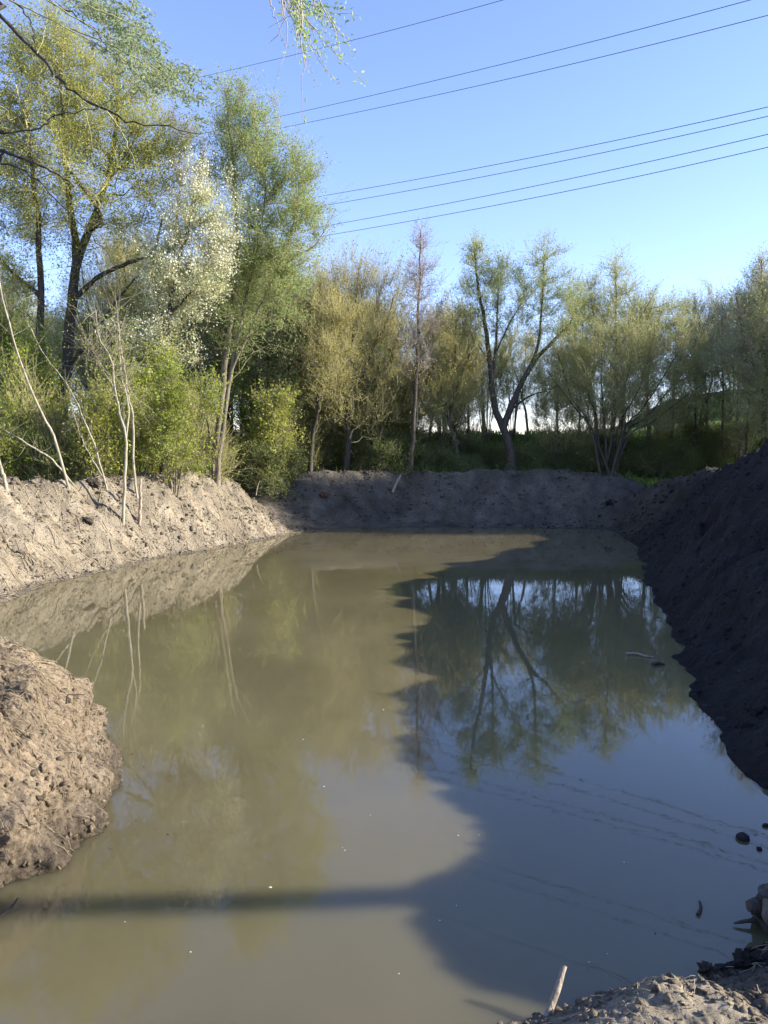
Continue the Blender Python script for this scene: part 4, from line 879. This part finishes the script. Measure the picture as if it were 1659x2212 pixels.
# rotten stump in the water at the right edge
g_ = G(1652, 2005); r = empty('rotten_stump', (g_[0], g_[1], 0)); tag(r, 'dark rotten stump with a brown split face in the water at the right edge', 'stump')
def stub(name, pts, rad, m, sides=12):
    C = curve(pts, 9); V, F = tubes(C[None], np.interp(np.linspace(0, 1, 9), np.linspace(0, 1, len(rad)), rad)[None], sides, .13); mb = MB(); mb.add(V, F); mb.add(V, caps(V, sides)); return mb.build(name, m, r)
stub('stump_body', [(.1, .05, -.1), (.07, .03, .05), (.03, 0, .16), (0, -.01, .23)], (.12, .105, .085, .05), M_BARK_D)
stub('split_face', [(.0, -.075, .06), (-.02, -.07, .13), (-.02, -.05, .2)], (.02, .04, .018), M_BARK_B)
stub('knot', [(.0, 0, .1), (-.06, -.01, .13), (-.1, -.015, .14)], (.05, .045, .03), M_BARK_D)
stub('root_prong', [(.02, 0, .04), (-.08, .02, .03), (-.16, .02, .015)], (.02, .012, .006), M_BARK_D, 6)
# larger clods of the banks
for i, (u, v, D, s_, c, lb) in enumerate([(1530, 2105, 3.86, .05, (.07, .058, .045), 'large crumbly clod on the lower right bank, half in the sun'), (1610, 2085, 3.98, .055, (.045, .037, .03), 'large dark clod right of the crumbly one on the lower right bank'),
      (700, 1075, 27, .16, (.14, .07, .05), 'reddish clod on the left part of the far bank'), (1315, 1090, 26, .13, (.03, .026, .026), 'big dark clod where the far bank meets the right bank'),
      (200, 1053, 17.6, .14, (.06, .045, .035), 'dark root-matted clod on the crest of the left bank'), (190, 1130, 16, .12, (.09, .07, .06), 'dark hollow-sided lump on the left bank below the crest')]):
    p = A(u, v, hit(u, v)); z = max(gz(p[0], p[1]), 0) + s_ * .3
    lump('earth_clod', lb, 'clod', (p[0], p[1], z), (s_, s_ * .8, s_ * .7), M_CLOD, c, 40 + i, 4, .5)
# white petals on the water
def floaters():
    g = np.random.default_rng(77); n = 5200; x = g.uniform(-8, 8.5, n); y = g.uniform(3, 26.5, n); z, d, par = height(x, y, full=True)
    k = (d < .02) & (g.random(n) < np.exp(-np.abs(d) / .16) + .5 * np.exp(-(26 - y) / 1.2) * (g.random(n) < .4)); x, y = x[k], y[k]; n = len(x)
    sz = (.004 + .02 * g.random(n)**3) * np.clip(y / 12, .5, 1.6)
    V = ICO_V[None] * (1 + .3 * g.normal(size=(n, 12, 1))) * (sz[:, None] * (.7 + 1.2 * g.random((n, 3))))[:, None] * np.array((1, 1, .45)) + np.stack([x, y, 0 * x + .002], 1)[:, None]
    F = (ICO_F[None] + 12 * np.arange(n)[:, None, None]).reshape(-1, 3); C = np.repeat(np.array((.09, .075, .055)) * (.4 + 1.2 * g.random((n, 1))), 12, 0)
    mesh_np('floating_crumbs', V.reshape(-1, 3), F, M_CLOD, smooth=True, col=C)['kind'] = 'stuff'
floaters()
M_PET, N, L, B = mat('petal'); B.inputs['Base Color'].default_value = (.75, .73, .62, 1); B.inputs['Roughness'].default_value = .7
GP = 'petals floating on the pond'
for i, (u, v) in enumerate([(584, 1918), (740, 1832), (745, 1838), (950, 1990), (986, 1958), (1348, 1864), (1312, 2062), (1272, 2080), (270, 1993), (1035, 1805), (990, 1806), (828, 1534), (412, 2058), (862, 2105), (700, 1700), (800, 1762), (195, 1760), (655, 1598)]):
    g_ = G(u, v); s_ = (.011 if i == 0 else rng.uniform(.003, .006)) * (1 if v > 1700 else 1.6); a = rng.uniform(0, 6.28) + np.arange(7) / 7 * 6.283
    ring = np.stack([np.cos(a) * s_, np.sin(a) * s_ * .7, np.full(7, .002)], 1); top = ring * .6 + np.array((0, 0, .003)); V = np.vstack([ring, top, [(0, 0, .003)]])
    k = np.arange(7); Q = np.stack([k, (k + 1) % 7, (k + 1) % 7 + 7, k + 7], 1); T = np.stack([k + 7, (k + 1) % 7 + 7, np.full(7, 14)], 1)
    o = mesh_np('petal', V, [Q, T], M_PET); o.location = (g_[0], g_[1], .002)
    tag(o, 'largest pale petal floating in the sunlit water at lower centre' if i == 0 else 'tiny pale petal floating on the pond water', 'petal', GP)
print('tris', sum(len(m.polygons) for m in bpy.data.meshes))
